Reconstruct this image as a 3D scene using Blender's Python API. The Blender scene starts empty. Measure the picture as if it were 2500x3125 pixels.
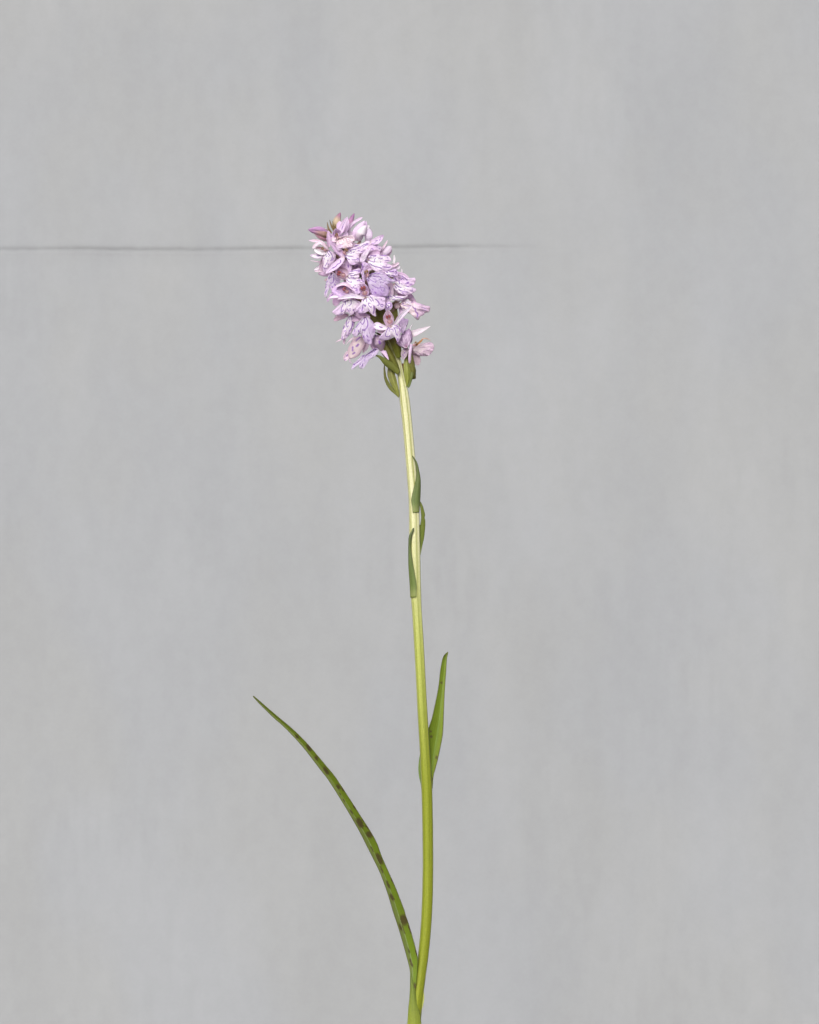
import bpy, math, random
import numpy as np
from mathutils import Vector, noise as mnoise

# ------------------------------------------------------------------ camera, sky, sun, exposure
sc = bpy.context.scene
D = 1.5            # metres from the lens to the plant
CZ = 0.34          # height of the lens
U = 0.00016        # metres per photograph pixel (2500 wide) at the plant
cam = bpy.data.cameras.new("camera"); camo = bpy.data.objects.new("camera", cam)
sc.collection.objects.link(camo); sc.camera = camo
camo.location = (0, -D, CZ); camo.rotation_euler = (math.radians(90), 0, 0)
cam.sensor_fit = 'HORIZONTAL'; cam.sensor_width = 36; cam.lens = 36 * D / (2500 * U)
cam.clip_start = 0.05; cam.clip_end = 50
cam.dof.use_dof = True; cam.dof.focus_distance = D - 0.006; cam.dof.aperture_fstop = 18

SUN_EL, SUN_AZ = 30.0, 194.0     # degrees; azimuth clockwise from +Y: behind the camera, a little left
w = bpy.data.worlds.new("World"); sc.world = w; w.use_nodes = True
nt = w.node_tree; bg = nt.nodes['Background']
sky = nt.nodes.new('ShaderNodeTexSky'); sky.sky_type = 'NISHITA'; sky.sun_disc = False
sky.sun_elevation = math.radians(SUN_EL); sky.sun_rotation = math.radians(SUN_AZ)
sky.air_density = 1.0; sky.dust_density = 6.0; sky.ozone_density = 1.0
hs = nt.nodes.new('ShaderNodeHueSaturation'); hs.inputs['Saturation'].default_value = 0.22   # high thin overcast
nt.links.new(sky.outputs[0], hs.inputs['Color']); nt.links.new(hs.outputs[0], bg.inputs['Color'])
bg.inputs['Strength'].default_value = 0.123
sl = bpy.data.lights.new("sun", 'SUN'); sl.energy = 1.5; sl.angle = math.radians(50); sl.color = (1.0, 0.98, 0.955)
so = bpy.data.objects.new("sun", sl); sc.collection.objects.link(so)
az, el = math.radians(SUN_AZ), math.radians(SUN_EL)
sd = Vector((math.sin(az)*math.cos(el), math.cos(az)*math.cos(el), math.sin(el)))
so.rotation_euler = sd.to_track_quat('Z', 'Y').to_euler(); so.location = sd * 3
sc.view_settings.view_transform = 'Standard'; sc.view_settings.look = 'None'
sc.view_settings.gamma = 1; sc.view_settings.exposure = 0.0
sc.cycles.max_bounces = 10; sc.cycles.diffuse_bounces = 6; sc.cycles.transmission_bounces = 6

rng = random.Random(11)
C = sc.collection

# ------------------------------------------------------------------ small helpers
def lin(r, g, b):
    f = lambda c: (c/255/12.92) if c/255 <= 0.04045 else ((c/255+0.055)/1.055)**2.4
    return np.array([f(r), f(g), f(b)])

def P(px, py, d=0.0):
    """photograph pixel (2500 wide) at d millimetres in front of the stem plane -> world"""
    k = (D - d/1000)/D
    return np.array([(px-1250)*U*k, -d/1000, CZ + (1562.5-py)*U*k])

ZS = 1/3.478
ZM = 0.16*ZS/1000          # metres per unit of the flower-head tracing grid
def Z(zx, zy, d=0.0):
    return P(900+zx*ZS, 620+zy*ZS, d)

def unit(v):
    v = np.asarray(v, float); return v/(np.linalg.norm(v)+1e-12)

def crom(pts, n):
    """Catmull-Rom through rows of pts, n samples by chord length"""
    p = np.asarray(pts, float)
    if len(p) == 2:
        t = np.linspace(0, 1, n)[:, None]; return p[0]*(1-t)+p[1]*t
    q = np.vstack([2*p[0]-p[1], p, 2*p[-1]-p[-2]])
    seg = np.linalg.norm(np.diff(p[:, :3], axis=0), axis=1)+1e-9
    cum = np.concatenate([[0], np.cumsum(seg)]); out = []
    for s in np.linspace(0, cum[-1], n):
        i = min(max(int(np.searchsorted(cum, s, 'right')-1), 0), len(seg)-1)
        t = (s-cum[i])/seg[i]
        a, b, c, d_ = q[i], q[i+1], q[i+2], q[i+3]
        out.append(0.5*((2*b)+(-a+c)*t+(2*a-5*b+4*c-d_)*t*t+(-a+3*b-3*c+d_)*t**3))
    return np.array(out)

def sstep(a, b, x):
    t = np.clip((np.asarray(x, float)-a)/(b-a), 0, 1); return t*t*(3-2*t)

def mix(a, b, t):
    t = np.asarray(t)[..., None]; return a*(1-t)+b*t

def nz(x, y, z=0.0):
    return mnoise.noise(Vector((float(x), float(y), float(z))))

def nzgrid(X, Y, s):
    return np.array([[nz(X[i, j], Y[i, j], s) for j in range(X.shape[1])] for i in range(X.shape[0])])

def link(name, verts, faces, cols, mat, parent=None, smooth=True):
    me = bpy.data.meshes.new(name)
    me.from_pydata([tuple(v) for v in verts], [], faces); me.update()
    if cols is not None:
        at = me.color_attributes.new("Col", 'FLOAT_COLOR', 'POINT')
        c = np.ones((len(verts), 4), np.float32); c[:, :3] = np.clip(cols, 0.001, 0.95)
        at.data.foreach_set("color", c.ravel())
    me.polygons.foreach_set("use_smooth", [smooth]*len(me.polygons))
    me.materials.append(mat)
    o = bpy.data.objects.new(name, me); C.objects.link(o)
    if parent is not None: o.parent = parent
    return o

def sheet(name, G, cols, mat, parent, th=0.00022):
    """grid of points (n,m,3) -> thin solid with a rounded-off rim"""
    n, m = G.shape[:2]
    du = np.gradient(G, axis=0); dv = np.gradient(G, axis=1)
    N = np.cross(du, dv); N /= (np.linalg.norm(N, axis=2, keepdims=True)+1e-15)
    tk = np.full((n, m), th/2)
    A = (G+N*tk[..., None]).reshape(-1, 3); B = (G-N*tk[..., None]).reshape(-1, 3)
    F = []; idx = lambda i, j: i*m+j; o = n*m
    for i in range(n-1):
        for j in range(m-1):
            F.append((idx(i, j), idx(i+1, j), idx(i+1, j+1), idx(i, j+1)))
            F.append((o+idx(i, j), o+idx(i, j+1), o+idx(i+1, j+1), o+idx(i+1, j)))
    ring = [(0, j) for j in range(m)]+[(i, m-1) for i in range(1, n)]+[(n-1, j) for j in range(m-2, -1, -1)]+[(i, 0) for i in range(n-2, 0, -1)]
    for k in range(len(ring)):
        a, b = idx(*ring[k]), idx(*ring[(k+1) % len(ring)])
        F.append((a, b, o+b, o+a))
    V = np.vstack([A, B]); cc = cols.reshape(-1, 3)
    return link(name, V, F, np.vstack([cc, cc]), mat, parent)

def tube(pts, radii, colf, m=16, ridge=None, flat=1.0, up=(0, -1, 0)):
    """points (n,3), radii n -> verts, faces, cols ; colf(s, phi)"""
    pts = np.asarray(pts); n = len(pts); V = []; K = []
    tan = np.gradient(pts, axis=0)
    for i in range(n):
        t = unit(tan[i]); f = unit(np.asarray(up)-t*np.dot(up, t)); s = np.cross(t, f)
        for j in range(m):
            ph = 2*math.pi*j/m
            r = radii[i]*(ridge(i/(n-1), ph) if ridge else 1.0)
            V.append(pts[i]+f*math.cos(ph)*r*flat+s*math.sin(ph)*r); K.append(colf(i/(n-1), ph))
    F = [(i*m+j, i*m+(j+1) % m, (i+1)*m+(j+1) % m, (i+1)*m+j) for i in range(n-1) for j in range(m)]
    F.append(tuple(range(m-1, -1, -1))); F.append(tuple((n-1)*m+j for j in range(m)))
    return V, F, K

def join(lst):
    V, F, K = [], [], []
    for v, f, k in lst:
        o = len(V); V += list(v); K += list(k); F += [tuple(a+o for a in t) for t in f]
    return V, F, K

# ------------------------------------------------------------------ materials
def vmat(name, rough, spec, trans, bump, bscale, sheen=0.0):
    m = bpy.data.materials.new(name); m.use_nodes = True; t = m.node_tree; N = t.nodes
    b = N['Principled BSDF']; out = N['Material Output']
    a = N.new('ShaderNodeVertexColor'); a.layer_name = "Col"
    tc = N.new('ShaderNodeTexCoord'); nt_ = N.new('ShaderNodeTexNoise')
    nt_.inputs['Scale'].default_value = bscale; nt_.inputs['Detail'].default_value = 3
    t.links.new(tc.outputs['Object'], nt_.inputs['Vector'])
    mr = N.new('ShaderNodeMapRange'); mr.inputs['From Min'].default_value = .3; mr.inputs['From Max'].default_value = .7
    mr.inputs['To Min'].default_value = .93; mr.inputs['To Max'].default_value = 1.07
    t.links.new(nt_.outputs['Fac'], mr.inputs['Value'])
    mx = N.new('ShaderNodeMix'); mx.data_type = 'RGBA'; mx.blend_type = 'MULTIPLY'; mx.inputs['Factor'].default_value = 1
    t.links.new(a.outputs['Color'], mx.inputs['A']); t.links.new(mr.outputs[0], mx.inputs['B'])
    t.links.new(mx.outputs['Result'], b.inputs['Base Color'])
    b.inputs['Roughness'].default_value = rough; b.inputs['Specular IOR Level'].default_value = spec
    b.inputs['Sheen Weight'].default_value = sheen
    bp = N.new('ShaderNodeBump'); bp.inputs['Strength'].default_value = bump; bp.inputs['Distance'].default_value = 0.0002
    t.links.new(nt_.outputs['Fac'], bp.inputs['Height']); t.links.new(bp.outputs[0], b.inputs['Normal'])
    if trans > 0:
        tr = N.new('ShaderNodeBsdfTranslucent'); ms = N.new('ShaderNodeMixShader'); ms.inputs[0].default_value = trans
        t.links.new(mx.outputs['Result'], tr.inputs['Color'])
        t.links.new(b.outputs[0], ms.inputs[1]); t.links.new(tr.outputs[0], ms.inputs[2]); t.links.new(ms.outputs[0], out.inputs['Surface'])
    return m
M_PETAL = vmat("petal_tissue", 0.6, 0.2, 0.30, 0.35, 2600)
M_GREEN = vmat("leaf_tissue", 0.50, 0.30, 0.12, 0.30, 1500)
M_STEM = vmat("stem_tissue", 0.48, 0.30, 0.0, 0.30, 1300)
M_DRY = vmat("dry_tissue", 0.8, 0.1, 0.1, 0.5, 2500)

# ------------------------------------------------------------------ painted grey backdrop, 45 cm behind
BY = 0.45
def backdrop():
    kb = (D+BY)/D*U
    bx = lambda px: (px-1250)*kb
    bz = lambda py: CZ+(1562.5-(py+2.6))*kb
    xs = np.unique(np.concatenate([np.linspace(-1.3, bx(-60), 24), np.arange(bx(-60), bx(1750), 0.0011), np.linspace(bx(1750), 1.3, 24)]))
    line = crom([(-3000, 765, 0), (0, 758.5, 0), (250, 761, 0), (700, 759.5, 0), (950, 757.5, 0), (1250, 754, 0), (1600, 751.5, 0), (4000, 745, 0)], 400)
    lpx, lpy = line[:, 0], line[:, 1]
    offs = [-1.3, -.9, -.6, -.35, -.2, -.1, -.04, -.012, -.005, -.0024, -.0016, -.0011, -.0007, -.0003, 0, .0003, .0007, .0011, .0016, .0024, .005, .012, .04, .1, .2, .35, .5]
    V = []; K = []
    for o_ in offs:
        for x in xs:
            px = x/kb+1250
            zc = bz(np.interp(px, lpx, lpy)) + 0.0003*nz(x*18, 3)+0.0003*nz(x*120, 7)
            amp = float(1-sstep(1360, 1740, px))*(0.8+0.45*nz(x*25, 1.3)+.3*nz(x*160, 5))
            if px > 1250: amp *= 0.85
            amp = max(amp, 0)
            g = math.exp(-(o_/0.0013)**2)
            y = BY + 0.0005*g*amp
            V.append((x, y, zc+o_))
            K.append(np.array([amp*(math.exp(-(o_/0.0017)**2)+(.34*math.exp(-((o_+.002)/.0035)**2)*(1+.8*nz(x*60, o_*200, 2))))]*3))  # mask for the painted crease shade, spreading softly below the line
    n, m = len(offs), len(xs)
    F = [(i*m+j, i*m+j+1, (i+1)*m+j+1, (i+1)*m+j) for i in range(n-1) for j in range(m-1)]
    # real thickness: a board edge and back
    k0 = len(V); x0, x1 = xs[0], xs[-1]
    za, zb = V[0][2], V[(n-1)*m][2]
    V += [(x0, BY+.02, za), (x1, BY+.02, za), (x1, BY+.02, zb), (x0, BY+.02, zb)]; K += [np.zeros(3)]*4
    F.append((k0, k0+3, k0+2, k0+1))
    F.append(tuple([k0, k0+1]+[j for j in range(m-1, -1, -1)]))
    F.append(tuple([k0+2, k0+3]+[(n-1)*m+j for j in range(m)]))
    mt = bpy.data.materials.new("grey_painted_board"); mt.use_nodes = True; t = mt.node_tree; N = t.nodes; b = N['Principled BSDF']
    b.inputs['Roughness'].default_value = 0.85; b.inputs['Specular IOR Level'].default_value = 0.15
    tc = N.new('ShaderNodeTexCoord')
    def noise(scale, sx, sz, det, off=0):
        mp = N.new('ShaderNodeMapping'); mp.inputs['Scale'].default_value = (sx, 1, sz); mp.inputs['Location'].default_value = (off, off*.7, off*.3)
        n_ = N.new('ShaderNodeTexNoise'); n_.inputs['Scale'].default_value = scale; n_.inputs['Detail'].default_value = det
        t.links.new(tc.outputs['Object'], mp.inputs[0]); t.links.new(mp.outputs[0], n_.inputs['Vector']); return n_.outputs['Fac']
    def rgbmix(a, b_, fac, mode='MIX'):
        x = N.new('ShaderNodeMix'); x.data_type = 'RGBA'; x.blend_type = mode
        for s, v in (('A', a), ('B', b_), ('Factor', fac)):
            if isinstance(v, (tuple, list)): x.inputs[s].default_value = (*v, 1)
            elif isinstance(v, float): x.inputs[s].default_value = v
            else: t.links.new(v, x.inputs[s])
        return x.outputs['Result']
    def rng_(fac, a, b_, lo=.35, hi=.65):
        r = N.new('ShaderNodeMapRange'); r.inputs['From Min'].default_value = lo; r.inputs['From Max'].default_value = hi
        r.inputs['To Min'].default_value = a; r.inputs['To Max'].default_value = b_; t.links.new(fac, r.inputs['Value']); return r.outputs[0]
    warm, cool = tuple(lin(188.6, 190.6, 193.2)*BASE), tuple(lin(187.6, 190.2, 194.6)*BASE)
    c = rgbmix(warm, cool, rng_(noise(8, 1.2, .7, 6, 4), 0, 1, .42, .58))
    c = rgbmix(c, rng_(noise(11, 1, .6, 6, 9), .972, 1.028), 1.0, 'MULTIPLY')      # broad brushed patches
    c = rgbmix(c, rng_(noise(45, 1, .2, 5, 2), .988, 1.012, .4, .6), 1.0, 'MULTIPLY')
    c = rgbmix(c, rgbmix((1., 1., 1.), rng_(noise(150, 1, .2, 6, 6), .978, 1.02), rng_(noise(9, 1, 1.2, 4, 12), 0, 1, .5, .66)), 1.0, 'MULTIPLY')      # vertical strokes
    c = rgbmix(c, rng_(noise(150, 1, .8, 6, 5), .985, 1.015), 1.0, 'MULTIPLY')
    c = rgbmix(c, rng_(noise(900, 1, 1, 2, 1), .972, 1.028), 1.0, 'MULTIPLY')       # fine tooth
    vc = N.new('ShaderNodeVertexColor'); vc.layer_name = 'Col'
    crease_shade = N.new('ShaderNodeMath'); crease_shade.operation = 'MULTIPLY'; crease_shade.inputs[1].default_value = CREASE
    t.links.new(vc.outputs['Color'], crease_shade.inputs[0])
    c = rgbmix(c, tuple(lin(105, 105, 106)*BASE), crease_shade.outputs[0])  # shade of the crease painted into the board colour, over the shallow groove
    t.links.new(c, b.inputs['Base Color'])
    bp = N.new('ShaderNodeBump'); bp.inputs['Strength'].default_value = .12; bp.inputs['Distance'].default_value = .0004
    t.links.new(noise(700, 1, .8, 4, 3), bp.inputs['Height']); t.links.new(bp.outputs[0], b.inputs['Normal'])
    o = link("backdrop", V, F, np.array(K), mt, smooth=False)
    o["kind"] = "structure"
    return o
BASE = 0.732
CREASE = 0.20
backdrop()

# ------------------------------------------------------------------ the plant
plant = bpy.data.objects.new("spotted_orchid", None); C.objects.link(plant)
plant.empty_display_size = 0.02
plant.location = (0, 0, 0)
plant["label"] = "tall wild orchid with leaning lilac flower spike, pale green stem and purple-blotched narrow leaves"
plant["category"] = "flower"

# ---- stem: left and right outline read along its height
SL = [(745, 1206.5), (0, 0)]
stem_tab = [  # py, left px, right px
 (690, 1012, 1017), (760, 1035, 1045), (830, 1072, 1086), (900, 1108, 1124), (970, 1145, 1161), (1010, 1165, 1181), (1055, 1188, 1203), (1094, 1205, 1224), (1136, 1212.5, 1231),
 (1182, 1218.5, 1243), (1213, 1219.5, 1249.5), (1285.7, 1228.4, 1257.5), (1356, 1235, 1263.7), (1427, 1241, 1270), (1515, 1247.8, 1277),
 (1560, 1249.4, 1280), (1606.8, 1249.5, 1280.7), (1690, 1250.5, 1282.7), (1760, 1252, 1284), (1824, 1254.5, 1285.5), (1857, 1258, 1286.8), (1900, 1260.6, 1289.3),
 (1950, 1263.6, 1292.7), (2050, 1269, 1298), (2177, 1275, 1305), (2291, 1281.8, 1312), (2404, 1286.3, 1319.5), (2450, 1288, 1320.5),
 (2540, 1289.8, 1322.3), (2635.5, 1290.6, 1322.7), (2728, 1289, 1321.8), (2800, 1286, 1318.5), (2850, 1282.8, 1315), (2924, 1275.6, 1307.4),
 (2976, 1267, 1300), (3028, 1258.5, 1293.5), (3080, 1251, 1288), (3125, 1246, 1283.6), (3300, 1225, 1266), (3500, 1212, 1252)]
def build_stem():
    a = np.array([(py, (l+r)/2, (r-l)/2) for py, l, r in stem_tab])
    ys = np.linspace(690, 3500, 420)
    cx = np.interp(ys, a[:, 0], a[:, 1]); hw = np.interp(ys, a[:, 0], a[:, 2])
    for _ in range(6):
        cx[1:-1] = (cx[:-2]+cx[1:-1]*2+cx[2:])/4; hw[1:-1] = (hw[:-2]+hw[1:-1]*2+hw[2:])/4
    pts = np.array([P(x, y, 0) for x, y in zip(cx, ys)])
    rad = hw*U
    cream, band = lin(224, 222, 178), lin(164, 166, 92)
    midc, midb = lin(182, 188, 96), lin(148, 158, 66)
    lowc, lowb = lin(142, 150, 44), lin(116, 127, 36)
    pale = lin(192, 196, 146)
    def colf(s, ph):
        py = 690+s*2810
        sx = math.sin(ph)                       # -1 left edge .. 1 right edge seen from the front (cos>0)
        k1 = float(sstep(1500, 2050, py)); k2 = float(sstep(1980, 2420, py))
        c0 = cream*(1-k1)+midc*k1; c0 = c0*(1-k2)+lowc*k2
        c1 = band*(1-k1)+midb*k1; c1 = c1*(1-k2)+lowb*k2
        d_ = SX*sx
        st = math.exp(-((d_+0.68)/.13)**2)+.9*math.exp(-((d_-0.38)/.13)**2)+.35*math.exp(-((d_-0.1)/.04)**2)*(1-k1)
        st *= (1-.55*k2)
        st += .45*nz(ph*9, py*.003, 2)+.5*nz(ph*20, py*.006, 8)+.18*math.cos(19*ph+.8*nz(py*.004, 3))
        if 2380 < py < 2900: st += .9*math.exp(-((d_-(.42-.0012*(py-2450)))/.035)**2)*float(1-sstep(2600, 2900, py))
        c = c0*(1-min(max(st, 0), 1))+c1*min(max(st, 0), 1)
        e = max(0, abs(sx)-.86)/.14
        c = c*(1-.5*e)+pale*.5*e
        e2 = max(0, abs(sx)-.975)/.025; c = c*(1-.25*e2)+lin(120, 104, 84)*.25*e2
        top = float(1-sstep(1000, 1120, py))
        c = c*(1-top)+lin(120, 112, 52)*top
        sp = nz(ph*60, py*.16, 4)
        return c*(1+.10*sp)
    def ridge(s, ph):
        py = 690+s*2810; k = 1-float(sstep(1900, 2400, py))*.6
        d_ = SX*math.sin(ph)
        return 1+k*(0.045*math.cos(7*ph+.6)+.03*math.cos(12*ph))-k*.05*math.exp(-((d_+.62)/.12)**2)
    V, F, K = tube(pts, rad, colf, 56, ridge)
    link("stem", V, F, np.array(K), M_STEM, plant)
SX = 1
# orientation of phi: tube() uses s = t x f; find which sign is right-hand
_t = unit(P(1250, 3000)-P(1250, 1000)); _s = np.cross(_t, unit(np.array([0, -1, 0]))); SX = 1 if _s[0] > 0 else -1
build_stem()

# ---- ribbon leaves from their two traced outlines
_st = np.array([(py, (l+r_)/2, (r_-l)/2) for py, l, r_ in stem_tab])
def stem_front(px, py):
    cx, hw = np.interp(py, _st[:, 0], _st[:, 1]), np.interp(py, _st[:, 0], _st[:, 2])
    q = 1-((px-cx)/hw)**2
    return math.sqrt(q)*hw*.16 if q > 0 else 0.0
def ribbon(name, Lp, Rp, depth, fold, mid, colf, parent=plant, rows=90, colsn=17, th=.00035, mat=None, wave=0.0, hug=None):
    n = rows
    A = crom(np.array([(x, y, 0) for x, y in Lp]), n); B = crom(np.array([(x, y, 0) for x, y in Rp]), n)
    G = np.zeros((n, colsn, 3)); K = np.zeros((n, colsn, 3)); ts = np.linspace(0, 1, colsn)
    dd = np.interp(np.linspace(0, 1, n), np.linspace(0, 1, len(depth)), depth)
    for i in range(n):
        wmm = np.linalg.norm(A[i]-B[i])*.16
        for j, t in enumerate(ts):
            q = A[i]*(1-t)+B[i]*t
            if callable(fold): off = fold(i/(n-1), t, wmm)
            else:
                off = fold*wmm*(abs(t-mid)/max(mid, 1-mid))**1.15
            off += wave*math.sin(i/(n-1)*21+t*2)*abs(t-mid)
            dz = dd[i]+off
            if hug is not None:
                sf = stem_front(q[0], q[1])+hug; dz = max(dz, sf) if abs(dz-sf) > .3 else (dz+sf)/2+.075+(dz-sf)**2/1.2
            G[i, j] = P(q[0], q[1], dz)
            K[i, j] = colf(i/(n-1), t, q[0], q[1])
    return sheet(name, G, K, mat or M_GREEN, parent, th)

def ell(px, py, cx, cy, ang, a, b):
    """soft rotated ellipse mask in photograph pixels; ang from +x downwards"""
    c, s = math.cos(math.radians(ang)), math.sin(math.radians(ang))
    u = (px-cx)*c+(py-cy)*s; v = -(px-cx)*s+(py-cy)*c
    return float(1-sstep(.7, 1.15, (abs(u/a)**2.8+abs(v/b)**2.8)**.36))

def z4(x, y): return (740+x/4.792, 2100+y/4.792)
def z5(x, y): return (1050+x/5.39, 2450+y/5.39)
def z6(x, y): return (1150+x/5.748, 2750+y/5.748)
def z3(x, y): return (1200+x/4.4, 1950+y/4.4)
long_R = [z4(163, 112), z4(270, 205), z4(380, 300), z4(545, 440), z4(700, 570), z4(830, 690), z4(1000, 870), z4(1230, 1145), z4(1350, 1290), z4(1490, 1500), z4(1640, 1730),
          z5(300, 260), z5(430, 460), z5(540, 660), z5(590, 800), z5(640, 930), z5(770, 1220), z5(870, 1450), z5(1000, 1790), z6(500, 230), z6(590, 500), z6(712, 960), z6(716, 1150), z6(700, 1380), z6(680, 1540), z6(655, 1640)]
long_L = [z4(153, 124), z4(250, 230), z4(350, 330), z4(480, 455), z4(590, 550), z4(720, 680), z4(900, 880), z4(1130, 1180), z4(1250, 1335), z4(1370, 1520), z4(1530, 1780),
          z5(170, 320), z5(290, 540), z5(400, 760), z5(560, 1080), z5(640, 1270), z5(730, 1530), z5(810, 1800), z6(310, 260), z6(380, 470), z6(490, 850), z6(575, 1190), z6(592, 1400), z6(612, 1560), z6(648, 1642)]
spots = [(z4(800, 710), 55, 7, 5), (z4(970, 870), 55, 12, 5.5), (z4(1085, 1020), 50, 8, 6), (z4(1225, 1205), 60, 13, 7), (z4(1405, 1440), 58, 9, 6), (z4(1470, 1480), 56, 8, 3),
         (z4(1432, 1550), 55, 6, 2.5), (z4(1480, 1640), 55, 6, 3), (z4(1640, 1735), 55, 7, 2.5), (z5(125, 150), 58, 9, 2.5), (z5(262, 330), 62, 17, 10), (z5(420, 520), 40, 11, 9), (z5(320, 280), 58, 7, 2.5),
         (z5(380, 400), 55, 9, 2), (z5(462, 760), 62, 9, 2.5), (z5(582, 920), 64, 19, 8), (z5(618, 1095), 66, 12, 3.5), (z5(795, 1280), 62, 9, 3), (z5(727, 1345), 66, 13, 4.5), (z5(792, 1555), 62, 12, 6),
         (z5(985, 1925), 72, 17, 11.5), (z5(925, 2045), 70, 12, 3.5), (z6(470, 500), 72, 14, 2.5), (z6(565, 870), 74, 10, 2.5), (z6(592, 1050), 68, 7, 3.5), (z6(618, 1120), 66, 7, 3.5), (z6(700, 900), 70, 10, 2.5),
         (z6(580, 490), 70, 14, 2), (z6(612, 1470), 90, 9, 2.8), (z6(672, 1490), 84, 11, 3), (z6(640, 1660), 80, 4, 2)]
def long_col(s, t, x, y):
    base = lin(108, 124, 36)*(1-s)*1.0+lin(114, 137, 40)*s
    tip = float(1-sstep(0, .25, s)); base = base*(1-.45*tip)+lin(98, 108, 56)*.45*tip
    m_ = .38
    under = float(sstep(m_+.02, m_-.06, t)) if False else float(1-sstep(m_-.08, m_+.02, t))
    base = base*(1-.7*under)+lin(116, 126, 72)*.7*under
    rib = math.exp(-((t-m_)/.05)**2)*float(sstep(.25, .5, s))
    base = base*(1-.75*rib)+lin(146, 160, 112)*.75*rib
    base = base*(1+.14*nz(t*16, s*2, 3)+.10*nz(t*34, s*5, 1)+.10*nz(s*9, t*2, 9))
    e = float(sstep(.93, 1.0, t))+float(1-sstep(0, .06, t))
    e = min(e, 1); base = base*(1-.5*e)+lin(92, 74, 62)*.5*e
    k = 0
    for (c, a, la, wb) in spots: k = max(k, ell(x+2.2*nz(x*.22, y*.22), y+2.6*nz(y*.22, x*.22, 4), c[0], c[1], a, la*1.08, wb))
    return base*(1-.85*k)+(lin(78, 60, 44)*(1+.35*nz(x*.3, y*.3, 3)))*.85*k
ribbon("leaf", long_L, long_R, [24, 22, 19, 15, 10.5, 6.5, 4, 2.6, 2.2], lambda s, t, w_: .42*w_*(abs(t-.38)/.62)**1.1*(1-.95*float(sstep(.84, .97, s))) + .8*float(sstep(.84, .97, s))*math.sin(math.pi*t*.6), .38, long_col, rows=230, colsn=35)

right_L = [z3(733, 173), z3(690, 215), z3(665, 265), z3(635, 420), z3(610, 640), z3(565, 870), z3(520, 1070), z3(478, 1200), z3(450, 1400), z3(440, 1600), z3(450, 1800), z3(462, 1990)]
right_R = [z3(740, 180), z3(726, 240), z3(720, 290), z3(710, 450), z3(690, 750), z3(680, 1000), z3(668, 1270), z3(640, 1430), z3(600, 1620), z3(565, 1750), z3(540, 1850), z3(528, 2010)]
rspots = [(z3(648, 590), 0, 4.2, 4.2), (z3(503, 1240), 0, 3.2, 3.8), (z3(510, 1312), 0, 4.6, 4.6), (z3(583, 1590), 100, 6, 3.5), (z3(523, 1890), 100, 6, 2.5)]
def right_col(s, t, x, y):
    b = lin(108, 128, 34)*(1-t)+lin(116, 134, 40)*t
    b = b*(1-.5*s*0)
    b = b*(1+.18*nz(t*9, s*1.5, 7)+.12*nz(t*26, s*3, 2)+.06*math.sin(t*44))
    rib = math.exp(-((t-.62)/.045)**2); b = b*(1-.4*rib)+lin(88, 124, 34)*.4*rib
    e = min(1, float(sstep(.94, 1, t))+float(1-sstep(0, .05, t))); b = b*(1-.6*e)+lin(80, 62, 52)*.6*e
    tip = float(1-sstep(0, .1, s)); b = b*(1-.4*tip)+lin(82, 78, 52)*.4*tip
    k = 0
    for (c, a, la, wb) in rspots: k = max(k, ell(x, y, c[0], c[1], a, la, wb))
    return b*(1-.85*k)+lin(84, 72, 44)*.85*k
ribbon("leaf", right_L, right_R, [-16, -13, -9, -6, -4, -2.5, -1.5, -1, -.5, 0, .3], lambda s, t, w_: .30*w_*(1-abs(t-.6)**1.3*2)*-1, .6, right_col, rows=160, colsn=29)
# its sheath behind the stem shows as a low bulge on the left side
sh_L = [(1283, 2296), (1278.6, 2322), (1277, 2350), (1279.5, 2372), (1284, 2392), (1286.5, 2412)]
sh_R = [(1300, 2290), (1300, 2322), (1300, 2350), (1302, 2372), (1303, 2392), (1304, 2412)]
ribbon("leaf_sheath", sh_L, sh_R, [-1.2]*6, 0.0, .5, lambda s, t, x, y: lin(112, 134, 62)*(1+.1*nz(t*12, s*3)), rows=40, colsn=9)

def stemleaf(Lp, Rp, d0, wrap, c0, c1, rows=80, hug=.35):
    """clasping bract pressed to the stem, convex towards the camera"""
    def colf(s, t, x, y):
        c = c0*(1-s)+c1*s
        c = c*(1+.16*nz(t*10, s*2, 5)+.12*nz(t*24, s*4, 2)+.06*math.cos(t*38))
        e = min(1, float(sstep(.9, 1, t))+float(1-sstep(0, .1, t)))
        c = c*(1-.5*e)+lin(104, 88, 70)*.5*e
        b = float(sstep(.8, .99, s)); c = c*(1-.65*b)+lin(158, 164, 104)*.65*b; g = math.exp(-((s-.99)/.012)**2); return c*(1-.6*g)+lin(120, 132, 48)*.6*g
    return ribbon("stem_leaf", Lp, Rp, d0, lambda s, t, w_: wrap*w_*(1-(2*t-1)**2), .5, colf, rows=rows, colsn=15, hug=hug)
A_L = [(1258.4, 1390.6), (1268, 1414), (1271.6, 1444), (1269, 1465.5), (1262.8, 1488.4), (1257.5, 1511), (1255.7, 1527), (1258.5, 1550), (1260, 1565)]
A_R = [(1259.4, 1391), (1269.8, 1406.5), (1276, 1423), (1282.5, 1456.7), (1283.6, 1480), (1283.6, 1497), (1282.2, 1525), (1280.5, 1545), (1279.3, 1563)]
stemleaf(A_L, A_R, [3.0, 3.0, 2.6, 2.2, 1.6, 1.0, .9], .34, lin(98, 106, 64), lin(118, 136, 80))
B_L = [(1277.8, 1525.4), (1281.8, 1542), (1286, 1575), (1283.5, 1598.4), (1280, 1608), (1277, 1640), (1278, 1665), (1280, 1692)]
B_R = [(1279, 1526), (1288.5, 1540), (1296.9, 1569), (1295.6, 1580), (1298, 1592), (1295.2, 1633.5), (1290, 1660), (1283, 1694)]
stemleaf(B_L, B_R, [.5, .3, -.2, -.8, -1.2, -1.2, -.8], .12, lin(104, 112, 48), lin(116, 132, 50), hug=None)
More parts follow.
